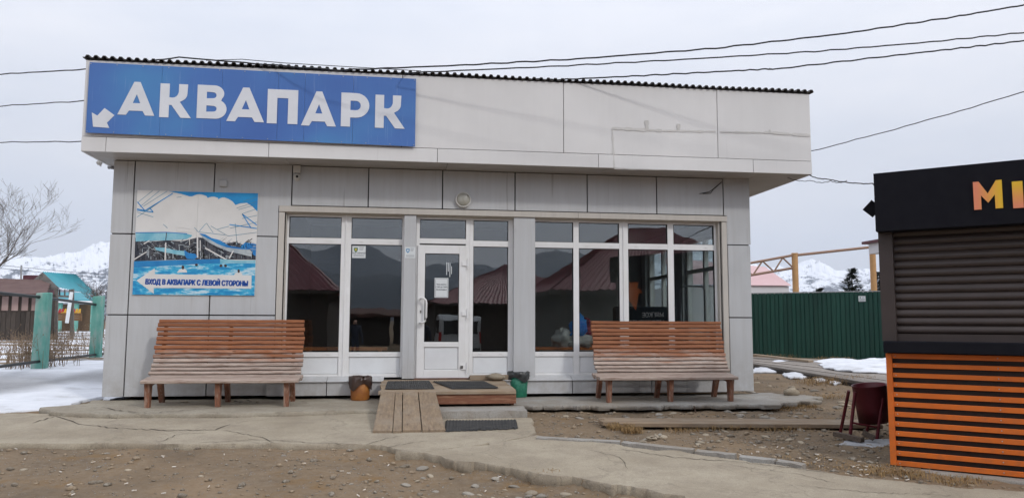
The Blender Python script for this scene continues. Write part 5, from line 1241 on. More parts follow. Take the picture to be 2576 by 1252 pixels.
# ================================================================== LEFT BACKGROUND
# concrete post fence
mTeal = M('flaking_teal', (.10, .31, .26), (.16, .38, .32), 5, .85, bump=.4, bscale=20, c3=(.34, .42, .38), lo=.32, hi=.7, stretch=(1, 1, .4))
p1, p2 = GP(103, 930, .02), GP(240, 901, .02)
pf = thing('post_fence', 'fence of thick flaking teal concrete posts joined by black pipes', 'fence', tuple((p1+p2)/2))
def cpost(p, px0, px1, ytop):
    x0_, x1_ = WP(px0, ytop+30, p[1])[0], WP(px1, ytop+30, p[1])[0]; zt = WP((px0+px1)/2, ytop, p[1])[2]; dp = .2; cx = (x0_+x1_)/2; w_ = (x1_-x0_)/2
    o = MB().hexa([(cx-w_-.015, p[1]-.01, p[2]-.1), (cx+w_+.015, p[1]-.01, p[2]-.1), (cx+w_, p[1]+dp, p[2]-.1), (cx-w_, p[1]+dp, p[2]-.1), (cx-w_, p[1], zt), (cx+w_, p[1], zt+.02), (cx+w_, p[1]+dp, zt+.02), (cx-w_, p[1]+dp, zt)]).build('post', mTeal, pf); bevel(o, .02, 2); return cx
cpost(p1, 88, 121, 737); cpost(p2, 231, 256, 745)
def rail(y0a, y0b, ylb, rr):
    a_ = WP(103, y0a, p1[1]+.1); b_ = WP(243, y0b, p2[1]+.1); d = (b_-a_); e_ = b_+d*.35; s_ = a_-d*1.2; s_[2] = WP(0, ylb, s_[1])[2] if False else a_[2]+(a_[2]-b_[2])*.4
    MB().tube([s_, a_, b_, e_], rr, 8).build('rail', mBlack, pf)
rail(747, 766, 740, .032); rail(908, 891, 925, .03)
# dark wooden shed
shY = 17.0
mShed = M('dark_boards', (.045, .036, .03), (.075, .06, .05), 4, .9, stretch=(9, 9, 1), var=.25); mShR = M('shed_roof', (.10, .055, .05), (.14, .085, .075), 3, .8, var=.05); mShW = M('curtained_pane', (.30, .20, .18), (.36, .26, .23), 3, .5, var=.15)
def SP(x, y, Y=shY): p = WP(x, y, Y); return (float(p[0]), float(p[1]), float(p[2]))
sx1 = SP(112, 800)[0]; sx0 = SP(-260, 800)[0]; zb_ = H(sx1, shY)-.05; zt_ = SP(60, 738)[2]; zm_ = SP(60, 784)[2]
shed = thing('wooden_shed', 'dark plank shed with a row of curtained panes behind the post fence', 'shed', ((sx0+sx1)/2, shY, zb_))
MB().box(sx0, sx1, shY+.06, shY+.8, zb_, zt_).build('wall', mShed, shed)
npl = 30
for k in range(npl):
    a_ = sx0+(sx1-sx0)*k/npl; MB().box(a_+.006, a_+(sx1-sx0)/npl-.006, shY+random.uniform(0, .015), shY+.055, zb_, zm_+random.uniform(-.02, .02)).build('plank', mShed, shed)
pxs = list(range(-200, 95, 25))
for a_ in pxs:
    x0_, x1_ = SP(a_+4, 760)[0], SP(a_+20, 760)[0]; MB().box(x0_, x1_, shY+.02, shY+.055, SP(60, 781)[2], SP(60, 745)[2]).build('pane', mShW, shed)
ro = MB(); zr0, zr1 = SP(60, 742)[2], SP(40, 702)[2]
ro.add([(sx0-.2, shY-.35, zr0-.02), (sx1+.15, shY-.35, zr0-.02), (sx1-.6, shY+1.8, zr1), (sx0, shY+1.8, zr1+.1), (sx0-.2, shY-.35, zr0+.05), (sx1+.15, shY-.35, zr0+.05), (sx1-.6, shY+1.8, zr1+.07), (sx0, shY+1.8, zr1+.17)], [(0, 1, 5, 4), (4, 5, 6, 7), (1, 2, 6, 5), (3, 2, 1, 0)]); ro.build('roof', mShR, shed)
ch = WP(82, 705, 24); bx_ = thing('red_hut', 'small burgundy hut with a metal chimney pipe far behind the shed', 'hut', (float(ch[0]), 24, .4))
a_, b_ = WP(55, 740, 24), WP(98, 692, 24); MB().box(a_[0], b_[0], 24, 26, .3, b_[2]).build('wall', mBur, bx_); a_ = WP(54, 740, 23.9); b_ = WP(54, 667, 23.9); MB().tube([(a_[0], 23.9, .3), b_], .035, 6).build('chimney_pipe', mSteel, bx_)
# pavilion with turquoise roof
mTurq = M('turquoise_sheet', (.02, .24, .30), (.03, .29, .35), 2.5, .5, var=.04); mGb = M('gable_boards', (.13, .12, .11), (.19, .175, .16), 4, .9, stretch=(1, 7, 7), var=.2); mPst = M('grey_post', (.12, .11, .10), (.17, .155, .14), 5, .85)
pv = thing('pavilion', 'open pavilion with turquoise corrugated roof and grey plank gable', 'pavilion', SP(150, 838, 20))
ap_, re_, el_, er_, gl_ = Vector(SP(107, 684, 19)), Vector(SP(192, 690, 21)), Vector(SP(150, 724, 17.6)), Vector(SP(252, 746, 24)), Vector(SP(48, 733, 19.4))
# corrugated slope
vv, ff = [], []; nc = 36
for i in range(nc+1):
    f = i/nc; dz = .025*(1 if i % 2 else 0)
    a_, b_ = ap_.lerp(re_, f), el_.lerp(er_, f); vv += [a_+Vector((0, 0, dz)), a_.lerp(b_, .5)+Vector((0, 0, dz-.04)), b_+Vector((0, 0, dz))]
    if i: k = 3*i; ff += [(k-3, k, k+1, k-2), (k-2, k+1, k+2, k-1)]
MB().add(vv, ff).build('roof_sheet', mTurq, pv, fix=False)
gr_ = el_+Vector((0, 0, -.03)); 
for k in range(9):
    f0, f1 = k/9, (k+1)/9-.012; L0, L1 = gl_.lerp(ap_, f0), gl_.lerp(ap_, f1); R0, R1 = gr_.lerp(ap_, f0), gr_.lerp(ap_, f1); m = MB()
    th_ = Vector((0, .03, 0)); m.hexa([L0, R0, R0+th_, L0+th_, L1, R1, R1+th_, L1+th_]); m.build('gable_board', mGb, pv)
bk = Vector(SP(120, 700, 23)); MB().add([tuple(ap_), tuple(re_), tuple(Vector(SP(130, 733, 26))), tuple(gl_)], [(0, 1, 2, 3)]).build('roof_back', mGb, pv, fix=False)
for x, yt, yb_, Y in ((182, 727, 840, 18.4), (142, 724, 836, 17.8), (104, 690, 838, 18.9)):
    a_, b_ = SP(x, yt, Y), SP(x, yb_, Y); m = MB(); m.bar((b_[0], b_[1], H(b_[0], b_[1])-.05), a_, .1, .1, up=(0, 1, 0)); m.build('post', mPst, pv)
m = MB(); m.bar(SP(138, 744, 18), SP(186, 746, 18.4), .07, .07); m.build('beam', mPst, pv)
for x in (150, 163, 175): m = MB(); m.bar(SP(x, 745, 18.2), SP(x, 728, 18.2), .04, .04, up=(0, 1, 0)); m.build('baluster', mPst, pv)
# second pavilion further back
pv2 = thing('pavilion', 'lower turquoise-roofed shelter on green posts beyond the first pavilion', 'pavilion', SP(190, 812, 34))
m = MB(); A, B_, C_, D_2 = (Vector(SP(132, 756, 33)), Vector(SP(243, 757, 33)), Vector(SP(215, 738, 36)), Vector(SP(145, 737, 36)))
m.hexa([A, B_, C_, D_2, A+Vector((0, 0, .06)), B_+Vector((0, 0, .06)), C_+Vector((0, 0, .06)), D_2+Vector((0, 0, .06))]); m.build('roof', mTurq, pv2)
m = MB(); m.bar(SP(132, 758, 33), SP(243, 759, 33), .1, .12); m.build('eave_board', mPaper, pv2)
for x in (152, 193, 236): a_ = SP(x, 759, 33.2); m = MB(); m.bar((a_[0], a_[1], .3), a_, .2, .2, up=(0, 1, 0)); m.build('post', mTeal, pv2)
m = MB(); m.box(SP(140, 790, 35)[0], SP(250, 790, 35)[0], 35, 35.2, .3, SP(190, 765, 35)[2]); m.build('back_wall', M('brown_planks', (.16, .10, .06), (.12, .075, .045), 5, .85, stretch=(1, 8, 8)), pv2)
# bleacher with coloured seats
bl_ = thing('bleacher', 'wooden bleacher front under the turquoise shelter', 'bleacher', SP(165, 805, 28))
mBp = M('bleacher_plank', (.20, .11, .05), (.15, .08, .04), 4, .8, stretch=(1, 8, 8), var=.15)
for k in range(3):
    y0_, y1_ = 806-6.5*k, 800.2-6.5*k; a_, b_ = SP(124, y0_, 28), SP(205, y1_, 28); MB().box(a_[0], b_[0], 28, 28.08, a_[2], b_[2]).build('plank', mBp, bl_)
mSr = M('seat_red', (.42, .02, .02), (.36, .02, .02), 3, .4); mSy = M('seat_yellow', (.60, .34, .02), (.55, .3, .02), 3, .4)
for k, (x, mt) in enumerate(((138, mSr), (147, mSr), (154, mSr), (161, mSy), (168, mSy), (183, mSr), (190, mSy), (197, mSy))):
    s_ = thing('stadium_seat', ('red plastic shell seat on the bleacher', 'yellow plastic shell seat on the bleacher')[mt is mSy], 'seat', SP(x, 786, 28.3), ('red bleacher seats', 'yellow bleacher seats')[mt is mSy])
    a_ = SP(x-3.2, 787, 28.3); b_ = SP(x+3.2, 776, 28.3); hh_ = b_[2]-a_[2]
    MB().hexa([(a_[0], 28.1, a_[2]), (b_[0], 28.1, a_[2]), (b_[0], 28.45, a_[2]), (a_[0], 28.45, a_[2]), (a_[0], 28.1, a_[2]+.04), (b_[0], 28.1, a_[2]+.04), (b_[0], 28.45, a_[2]+.06), (a_[0], 28.45, a_[2]+.06)]).build('seat', mt, s_)
    MB().hexa([(a_[0], 28.40, a_[2]+.06), (b_[0], 28.40, a_[2]+.06), (b_[0], 28.46, a_[2]+.06), (a_[0], 28.46, a_[2]+.06), (a_[0]+.02, 28.47, b_[2]), (b_[0]-.02, 28.47, b_[2]), (b_[0]-.02, 28.52, b_[2]), (a_[0]+.02, 28.52, b_[2])]).build('backrest', mt, s_)
m = MB(); m.bar(SP(168, 812, 16.5), SP(180, 734, 16.5), .1, .06, up=(0, 1, 0)); tag(m.build('leaning_board', mPaper), 'white painted board leaning in front of the bleacher', 'board')
# bare trees
mTw = M('bare_bark', (.11, .09, .075), (.16, .135, .115), 9, .9, var=0)
def bare_tree(base, h, label, seed, lean=(0, 0), depth=6, spread=.5, r0=.1):
    rn = random.Random(seed); t_ = thing('bare_tree', label, 'tree', base); tr_m, cr = MB(), MB()
    def grow(p, d, ln, r_, lv):
        n_ = 4; pts = [p]; dd = d.copy()
        for k in range(n_):
            dd = (dd+Vector((rn.uniform(-1, 1), rn.uniform(-1, 1), rn.uniform(-.5, .8)))*.13).normalized(); pts.append(pts[-1]+dd*ln/n_)
        r1 = max(.004, r_*.62); (tr_m if lv < 2 else cr).tube(pts, [r_+(r1-r_)*k/n_ for k in range(n_+1)], 5 if lv < 3 else 3, cap=False)
        if lv >= depth: return
        for k in range(rn.choice((3, 3, 4)) if lv < depth-1 else 4):
            f = rn.choice((2, 3, 4)); q = pts[f]; nd = (dd+Vector((rn.uniform(-1, 1), rn.uniform(-1, 1), rn.uniform(-.25, .75)))*spread*1.5).normalized()
            grow(q, nd, ln*rn.uniform(.6, .86), r1*rn.uniform(.6, .85), lv+1)
    grow(Vector(base), Vector((lean[0], lean[1], 1)).normalized(), h*.33, r0, 0)
    tr_m.build('trunk', mTw, t_, fix=False); cr.build('crown', mTw, t_, fix=False)
b_ = SP(-62, 800, 21); bare_tree((b_[0], 21, .45), 5.9, 'leafless tree with fine twigs behind the dark shed', 11, (.02, 0), 6, .6, .085)
b_ = SP(-150, 800, 24); bare_tree((b_[0], 24, .45), 6.2, 'leafless tree standing left of the dark shed', 12, (.1, 0), 5, .5, .12)
b_ = SP(262, 800, 19); bare_tree((b_[0], 19, .45), 2.6, 'small leafless shrub by the building corner', 15, (-.05, 0), 5, .6, .03)

# ================================================================== WIRES
def wire(name, pts, r_, label, sag=0.0, n_=24, wig=.004):
    P = [Vector(p) for p in pts]; Q = []
    for i in range(len(P)-1):
        for k in range(n_): 
            f = k/n_; q = P[i].lerp(P[i+1], f); q.z -= sag*4*f*(1-f); q.z += wig*math.sin((i+f)*61)+wig*math.sin((i+f)*23); Q.append(q)
    Q.append(P[-1]); return tag(MB().tube(Q, r_, 6).build(name, mBlack), label, 'cable')
def line_wire(x0, y0, z0, px1):   # line fitted through wire positions, from the roof outwards
    pass
w1 = [(-9.8, .95, 5.33), (-4.8, .45, 5.10), (-2.2, -.55, 4.93)]
L1 = lambda x: (x, -1.04-.221*(x+.94), 0)
def from_px(path, yfun):
    out = []
    for px, py in path:
        # intersect the pixel ray with the vertical plane y = yfun(x) (linear)
        a_, b_ = yfun; d = ray(px, py); t_ = (a_+b_*CAM[0]-CAM[1])/(d[1]-b_*d[0]); out.append(tuple(CAM+t_*d))
    return out
plane1 = (-1.042-.2205*.937-.0, -.2205); plane2 = (-.9036-.1929*-.351, -.1929); plane3 = (-.864+.2773*3.379, -.2773)
P1 = from_px([(845, 177), (1150, 165), (1450, 149), (1800, 122), (2130, 84), (2400, 43), (2600, 9)], plane1)
P2 = from_px([(1020, 184), (1380, 168), (1720, 150), (2050, 130), (2330, 107), (2600, 80)], plane2)
P3 = from_px([(1400, 201), (1590, 192), (1800, 181), (1935, 174), (1945, 175), (2250, 140), (2430, 120), (2600, 100)], plane3)
wl0 = WP(0, 187, 3.0); wl1 = WP(212, 175, 1.6); far0 = wl0+(wl0-wl1)*6
def ext(P, k=3): a_, b_ = Vector(P[-2]), Vector(P[-1]); return P+[tuple(b_+(b_-a_)*k+Vector((0, 0, .4)))]
wire('overhead_cable', [tuple(far0), tuple(wl0), tuple(wl1), (-3.4, -.2, 5.08)]+ext(P1), .011, 'uppermost black overhead cable crossing the whole roof', n_=14)
wire('overhead_cable', [(.0, -.2, 5.0)]+ext(P2), .010, 'middle black overhead cable reaching the roof above the door', n_=14)
wire('overhead_cable', [(1.6, -.2, 5.0)]+ext(P3), .011, 'lowest black overhead cable, kinked, reaching the roof right of the sign', n_=14)
for (ya, yb_), lb in (((267, 254), 'black cable running to the side of the fascia at the height of the letters'), ((358, 356), 'black cable running to the side of the fascia below the sign')):
    a_ = WP(0, ya, 3.0); b_ = WP(212, yb_, 1.0); c_ = a_+(a_-b_)*6; wire('overhead_cable', [tuple(c_), tuple(a_), tuple(b_), (FX0+.02, .9, float(b_[2])+.01)], .009, lb, n_=12)
a_ = WP(2046, 398, .2); b_ = WP(2600, 224, -3); wire('overhead_cable', [(FX1-.01, .2, float(a_[2])), tuple(b_), tuple(b_+(b_-a_)*2)], .007, 'thin straight cable rising from the right end of the fascia', .03)
a_ = (FX1-.02, FY+.05, ZS+.0); b_ = KX(sF+.3, -.8, zF1-.3)
q_ = WP(2195, 462, -3.2); wire('service_cable', [a_, tuple(WP(2080, 450, -1.1)), tuple(q_), KX(sF+.2, -1.0, zF1-.2)], .008, 'twisted service cable linking the soffit corner to the kiosk', .02, wig=.0025)
wire('service_cable', [(6.2, -.3, ZS+.002), tuple(WP(2040, 454, -.7)), tuple(WP(2090, 455, -1.2)), tuple(WP(2130, 454, -1.8))], .005, 'thin slack wire hanging below the soffit corner', .03)
for ya, yb_, lb in ((656, 688, 'thin far power line drawn across the left mountains'), (662, 697, 'second thin far power line below the first one')):
    wire('power_line', [tuple(WP(-300, ya-30, 30)), tuple(WP(300, yb_+4, 30))], .012, lb, .15)

# ================================================================== BEHIND THE CAMERA (mirrored in the glass)
mBurC = M('burgundy_corrugated', (.20, .065, .075), (.15, .048, .056), 2, .5, var=.04)
def hip_house(x0, x1, y0, y1, ze, zr, label, wallm):
    t_ = thing('timber_house', label, 'building', ((x0+x1)/2, (y0+y1)/2, -.5)); MB().box(x0+.5, x1-.5, y0+.5, y1-.5, -.7, ze).build('wall', wallm, t_)
    dep = (y1-y0)/2; rl, rr = x0+dep, x1-dep; ym = (y0+y1)/2
    if rl > rr: rl = rr = (x0+x1)/2
    def slope(A, B_, C_, D_3, n_):
        vv, ff = [], []
        for i in range(n_+1):
            f = i/n_; dz = Vector((0, 0, .05 if i % 2 else 0)); a_, b_ = Vector(A).lerp(Vector(B_), f)+dz, Vector(D_3).lerp(Vector(C_), f)+dz; vv += [a_, b_]
            if i: ff.append((2*i-2, 2*i, 2*i+1, 2*i-1))
        MB().add(vv, ff).build('roof_slope', mBurC, t_, fix=False)
    slope((x0, y1, ze), (x1, y1, ze), (rr, ym, zr), (rl, ym, zr), int((x1-x0)/.13)); slope((x0, y0, ze), (x1, y0, ze), (rr, ym, zr), (rl, ym, zr), 40)
    slope((x0, y0, ze), (x0, y1, ze), (rl, ym, zr), (rl, ym, zr), int((y1-y0)/.13)); slope((x1, y1, ze), (x1, y0, ze), (rr, ym, zr), (rr, ym, zr), 40)
    MB().box(x0-.02, x1+.02, y1-.03, y1, ze-.14, ze).build('eave_board', mShed, t_); MB().box(x0-.02, x0+.01, y0, y1-.031, ze-.14, ze).build('eave_board', mShed, t_)
hip_house(5.2, 15.5, -24, -15.2, 2.3, 5.2, 'dark timber house with a burgundy hipped roof behind the viewer, right of the mirrored hills', mShed)
hip_house(-12.5, -2.6, -27, -19.5, 2.4, 5.6, 'dark timber house with a burgundy hipped roof behind the viewer, left of the mirrored hills', mShed)
hip_house(1.2, 12.0, -46, -31, 2.2, 5.0, 'long dark house with a burgundy hipped roof further off behind the viewer', mShed)
mMk = M('market_roof', (.10, .045, .03), (.07, .032, .025), 3, .8)
for k, (x, y, w_) in enumerate(((-3.5, -48, 5), (1.5, -52, 4.5), (5.2, -46, 3.5))):
    t_ = thing('market_stall', ('market stall with a wide brown roof far behind the viewer', 'market stall with a narrow brown roof in the mirrored row', 'market stall standing next to the burgundy-roofed house')[k], 'stall', (x, y, -.6))
    MB().box(x-w_/2, x+w_/2, y, y+2.5, -.6, 1.6).build('wall', mShed, t_); MB().hexa([(x-w_/2-.3, y-.4, 1.62), (x+w_/2+.3, y-.4, 1.62), (x+w_/2+.3, y+3.2, 1.5), (x-w_/2-.3, y+3.2, 1.5), (x-w_/2-.3, y-.4, 2.2), (x+w_/2+.3, y-.4, 2.2), (x+w_/2+.3, y+3.2, 1.7), (x-w_/2-.3, y+3.2, 1.7)]).build('roof', mMk, t_)

# parked van and the person taking the picture
vn = thing('parked_van', 'silver van parked behind the viewer, mirrored beside the door', 'van', (2.3, -20, -.55))
mVan = M('van_paint', (.42, .43, .44), (.38, .39, .40), 3, .3, spec=.6); mTy = M('tyre', (.015, .015, .015), (.02, .02, .02), 8, .8); mVg = M('van_glass', (.02, .022, .025), (.025, .027, .03), 3, .1, spec=.8); mTl = M('tail_lamp', (.35, .01, .01), (.3, .01, .01), 5, .3)
vz = H(2.3, -20)
bd_ = MB(); pr_v = [(-2.1, .35), (2.1, .35), (2.15, .8), (2.0, 1.05), (1.25, 1.15), (.75, 1.85), (.4, 1.93), (-1.9, 1.93), (-2.1, 1.75), (-2.15, .8)]
bd_.prism(pr_v, (2.3+.86, -21.5, vz), (0, -1, 0), (0, 0, 1), (-1.72, 0, 0)); bevel(bd_.build('body', mVan, vn), .06, 3)
MB().box(2.3-.68, 2.3+.68, -19.345, -19.34, vz+1.15, vz+1.72).build('rear_window', mVg, vn)
for sx_ in (-1, 1):
    MB().box(2.3+sx_*.82-.05, 2.3+sx_*.82+.05, -19.352, -19.345, vz+.75, vz+1.25).build('tail_lamp', mTl, vn)
    MB().box(2.3+sx_*.865-.006, 2.3+sx_*.865+.006, -22.1, -19.7, vz+1.2, vz+1.7).build('side_window', mVg, vn)
    for yw in (-20.2, -22.9):
        MB().lathe((2.3+sx_*.72, yw, vz+.31), [(.001, 0), (.19, .0), (.31, .01), (.31, .17), (.19, .18), (.001, .17)], 20, axis=(sx_, 0, 0)).build('wheel', mTy, vn)
MB().box(2.3-.8, 2.3+.8, -19.4, -19.30, vz+.38, vz+.58).build('bumper', M('bumper_grey', (.05, .05, .05), (.06, .06, .06), 4, .6), vn)
def person(x, y, label, phone=True):
    z0 = H(x, y); V, E, Rr = [], [], []
    def v(p, r_, par=None):
        V.append((x+p[0], y+p[1], z0+p[2])); Rr.append(r_); k = len(V)-1
        if par is not None: E.append((par, k))
        return k
    pel = v((0, 0, .95), .155); b1_ = v((0, .0, 1.12), .15, pel); b2_ = v((0, -.02, 1.32), .17, b1_); nk = v((0, -.01, 1.5), .06, b2_); h0 = v((0, .02, 1.58), .075, nk); h1 = v((0, .02, 1.66), .095, h0); v((0, .0, 1.74), .07, h1); v((0, .12, 1.635), .012, h1)
    for sx_ in (-1, 1):
        hp = v((sx_*.10, 0, .88), .10, pel); kn = v((sx_*.12, .03, .50), .07, hp); an = v((sx_*.13, -.01, .09), .05, kn); v((sx_*.14, .14, .04), .04, an)
        sh = v((sx_*.20, -.02, 1.42), .075, b2_)
        if sx_ < 0 and phone: el = v((sx_*.30, .04, 1.18), .055, sh); wr = v((sx_*.12, .22, 1.46), .034, el); hd = (sx_*.07, .25, 1.52); dr_ = (0, .0, 1)
        else: el = v((sx_*.28, -.02, 1.12), .055, sh); wr = v((sx_*.31, .1, .88), .034, el); hd = (sx_*.31, .13, .80); dr_ = (0, .1, -1)
        pm = v(hd, .035, wr)
        for f in range(4):
            o_ = (f-1.5)*.019; a_ = v((hd[0]+o_, hd[1]+.01, hd[2]+dr_[2]*.045), .009, pm); v((hd[0]+o_, hd[1]+.03, hd[2]+dr_[2]*(.07+.008*(f in (1, 2)))), .008, a_)
        a_ = v((hd[0]-sx_*.035, hd[1]+.02, hd[2]+dr_[2]*.015), .01, pm); v((hd[0]-sx_*.05, hd[1]+.03, hd[2]+dr_[2]*.04), .008, a_)
    me = bpy.data.meshes.new('person'); me.from_pydata(V, E, []); o = link('person', me, None)
    sk = o.modifiers.new('skin', 'SKIN'); sk.use_smooth_shade = True; o.modifiers.new('sub', 'SUBSURF').render_levels = 1
    if not me.skin_vertices: me.skin_vertices.new() if hasattr(me.skin_vertices, 'new') else None
    for k, r_ in enumerate(Rr): me.skin_vertices[0].data[k].radius = (r_, r_*.8 if k < 3 else r_); me.skin_vertices[0].data[k].use_root = (k == 0)
    m, t, b, n, l = nodes('person_clothes'); g_ = n('ShaderNodeNewGeometry'); sp_ = n('ShaderNodeSeparateXYZ'); l(g_.outputs['Position'], sp_.inputs[0]); mr = n('ShaderNodeMapRange'); mr.inputs['From Min'].default_value = z0; mr.inputs['From Max'].default_value = z0+1.8; l(sp_.outputs['Z'], mr.inputs[0])
    r = tramp(t, mr.outputs[0], [(.0, (.02, .02, .02)), (.05, (.03, .04, .07)), (.52, (.018, .022, .04)), (.845, (.02, .025, .045)), (.86, (.45, .27, .2)), (.945, (.40, .24, .18)), (.95, (.05, .035, .025))])
    for q in [nd for nd in t.nodes if nd.type == 'VALTORGB']: q.color_ramp.interpolation = 'CONSTANT'
    l(r, b.inputs['Base Color']); b.inputs['Roughness'].default_value = .8; me.materials.append(m); tag(o, label, 'person'); return o
person(.55, -12.55, 'person in a dark jacket raising a phone, mirrored in the door glass')
person(-1.9, -19.5, 'person in dark clothes standing further off, mirrored in the window', False)

# ================================================================== STONES, GRAVEL, GRASS, LITTER
gA, gB = gpoly(pA), gpoly(pB)
def free(x, y, mar=0.0):
    if inpoly(x, y, gA) or inpoly(x, y, gB) or inpoly(x, y, aL) or inpoly(x, y, aR): return False
    if .4 < x < 1.7 and -2.1 < y < .1: return False
    q = Vector((x-K0[0], y-K0[1], 0))
    if -.1 < q.dot(KU3) < 3.2 and q.dot(KN3) < .02 and q.dot(KN3) > -2.5: return False
    if y > -.1 and WX0 < x < WX1: return False
    return True
def gz(x, y): return H(x, y)+.016*fbm(x, y, 1.6, 3)+.010*fbm(x, y, 7, 3)-.008
rs = random.Random(21)
bm0 = bmesh.new(); bmesh.ops.create_icosphere(bm0, subdivisions=1, radius=1); ICO = ([v.co.copy() for v in bm0.verts], [tuple(v.index for v in f.verts) for f in bm0.faces]); bm0.free()
def add_pebble(m, x, y, r_, sink=.35):
    a_ = rs.uniform(0, 6.28); ca, sa = math.cos(a_), math.sin(a_); sx_, sy_, sz_ = r_*rs.uniform(.8, 1.5), r_*rs.uniform(.6, 1.1), r_*rs.uniform(.3, .65); z = gz(x, y)+sz_*(1-2*sink)
    vv = []
    for v in ICO[0]:
        j = 1+rs.uniform(-.16, .16); X, Y = v.x*sx_*j, v.y*sy_*j; vv.append((x+X*ca-Y*sa, y+X*sa+Y*ca, z+v.z*sz_*j))
    m.add(vv, ICO[1], True)
mG1 = M('gravel_tan', (.36, .285, .20), (.25, .19, .13), 30, .95, var=0, c3=(.39, .32, .235), spec=.1); mG2 = M('gravel_grey', (.26, .22, .17), (.18, .15, .115), 30, .95, var=0, c3=(.36, .33, .28), spec=.1)
for mat, n_, nm in ((mG1, 2300, 'gravel'), (mG2, 2500, 'gravel')):
    m = MB(); k = 0
    while k < n_:
        zone = rs.random()
        if zone < .55: x, y = rs.uniform(-5.5, 6.2), rs.uniform(-7.2, -3.0)
        elif zone < .85: x, y = rs.uniform(1.6, 6.8), rs.uniform(-4.9, -1.2)
        else: x, y = rs.uniform(5.7, 11), rs.uniform(-1.5, 5)
        if not free(x, y): continue
        cl_ = .5+.5*fbm(x, y, .9, 3, 5.0)
        if rs.random() > .25+cl_: continue
        add_pebble(m, x, y, min(.04, .0055+.0085*rs.expovariate(1)), .28); k += 1
    o = m.build(nm, mat, fix=False); o['kind'] = 'stuff'; o['label'] = ('loose tan gravel strewn over the dirt', 'loose grey gravel strewn over the dirt')[mat is mG2]
# larger single stones
def stones(n_, xr, yr, rr, label, group, fn=None):
    k = 0; tries = 0
    while k < n_ and tries < 5000:
        tries += 1; x, y = rs.uniform(*xr), rs.uniform(*yr)
        if fn: x, y = fn()
        if not free(x, y): continue
        r_ = rs.uniform(*rr); o = stone(x, y, gz(x, y)+r_*.06, r_, label, group, flat=.85); k += 1
stones(46, (-4.5, 1.2), (-6.6, -3.5), (.016, .04), 'rounded stone lying in the brown dirt before the concrete path', 'stones in the foreground dirt')
def along():
    f = rs.random(); p = GP(980+f*660, 1152+f*92+rs.uniform(4, 70)); return p[0], p[1]
stones(24, (0, 1), (0, 1), (.018, .06), 'cobble washed out below the broken edge of the path', 'cobbles along the broken path edge', along)
stones(22, (2.2, 5.6), (-2.15, -1.52), (.03, .065), 'stone lying under the undercut apron edge', 'stones below the apron')
stones(26, (2.0, 5.2), (-3.9, -2.95), (.022, .05), 'stone in the dirt between the ground boards and the kerb', 'stones beside the kerb')
stones(30, (6.0, 11.0), (-1.8, 4.0), (.04, .10), 'stone on the rough ground near the boardwalk', 'stones near the boardwalk')
stones(9, (-3.4, -1.2), (-.32, -.05), (.015, .035), 'pebble lying on the apron under the bench', 'pebbles under the bench', None) if False else None
for k in range(12):
    x, y = rs.uniform(-3.4, -1.3), rs.uniform(-.6, -.12); r_ = rs.uniform(.015, .035); stone(x, y, ztop(0)(x, y)+r_*.3, r_, 'pebble lying on the apron under the bench with the poster above', 'pebbles under the bench')
for px, py in ((1650, 1098), (1655, 1103), (1640, 1101), (1660, 1096), (1632, 1105), (1646, 1106)):
    q = GP(px, py); stone(q[0], q[1], q[2]+.015, .035, 'white plaster rubble lump in front of the ground boards', 'plaster rubble')
# cigarette ends
mBut = M('cigarette_paper', (.75, .73, .69), (.62, .52, .40), 30, .8, var=.1)
bme = MB().tube([(-.018, 0, 0), (.018, 0, 0)], .0048, 6).mesh('cigarette_end'); bme.materials.append(mBut)
k = 0
while k < 64:
    if k < 26: q = GP(rs.uniform(1950, 2330), rs.uniform(1150, 1215))
    elif k < 34: q = GP(rs.uniform(1840, 2230), rs.uniform(1115, 1150))
    else: q = GP(rs.uniform(-20, 1500), rs.uniform(1122, 1252))
    if not free(q[0], q[1]): continue
    o = bpy.data.objects.new('cigarette_end', bme); col.objects.link(o); o.location = (q[0], q[1], gz(q[0], q[1])+.014); o.rotation_euler = (rs.uniform(-.2, .2), rs.uniform(-.2, .2), rs.uniform(0, 6.28))
    tag(o, ('discarded cigarette end in the litter beside the kiosk', 'discarded cigarette end in the dirt before the path')[k >= 34], 'cigarette', ('cigarette ends by the kiosk', 'cigarette ends in the foreground dirt')[k >= 34]); k += 1
# dry grass
mStraw = M('dry_grass', (.25, .15, .06), (.33, .22, .10), 4, .9, var=0); mWeed = M('dry_weed', (.17, .115, .075), (.25, .18, .12), 3, .9, var=0)
def blades(name, spots, mat, label):
    m = MB()
    for x, y, z, n_, sp, h, ln in spots:
        for k in range(n_):
            a_ = rs.uniform(0, 6.28); d = Vector((math.cos(a_), math.sin(a_), 0)); b = Vector((x, y, z))+Vector((rs.uniform(-sp, sp), rs.uniform(-sp, sp)*.6, 0)); hh_ = h*rs.uniform(.4, 1.1); l_ = ln*rs.uniform(.4, 1.2)
            s_ = Vector((-d.y, d.x, 0))*.0028; m1 = b+d*l_*.4+Vector((0, 0, hh_)); e_ = b+d*l_+Vector((0, 0, hh_*rs.uniform(.3, 1.0)))
            m.add([b-s_, b+s_, m1+s_*.8, m1-s_*.8, e_], [(0, 1, 2, 3), (3, 2, 4)])
    o = m.build(name, mat, fix=False); o['kind'] = 'stuff'; o['label'] = label; return o
S = []
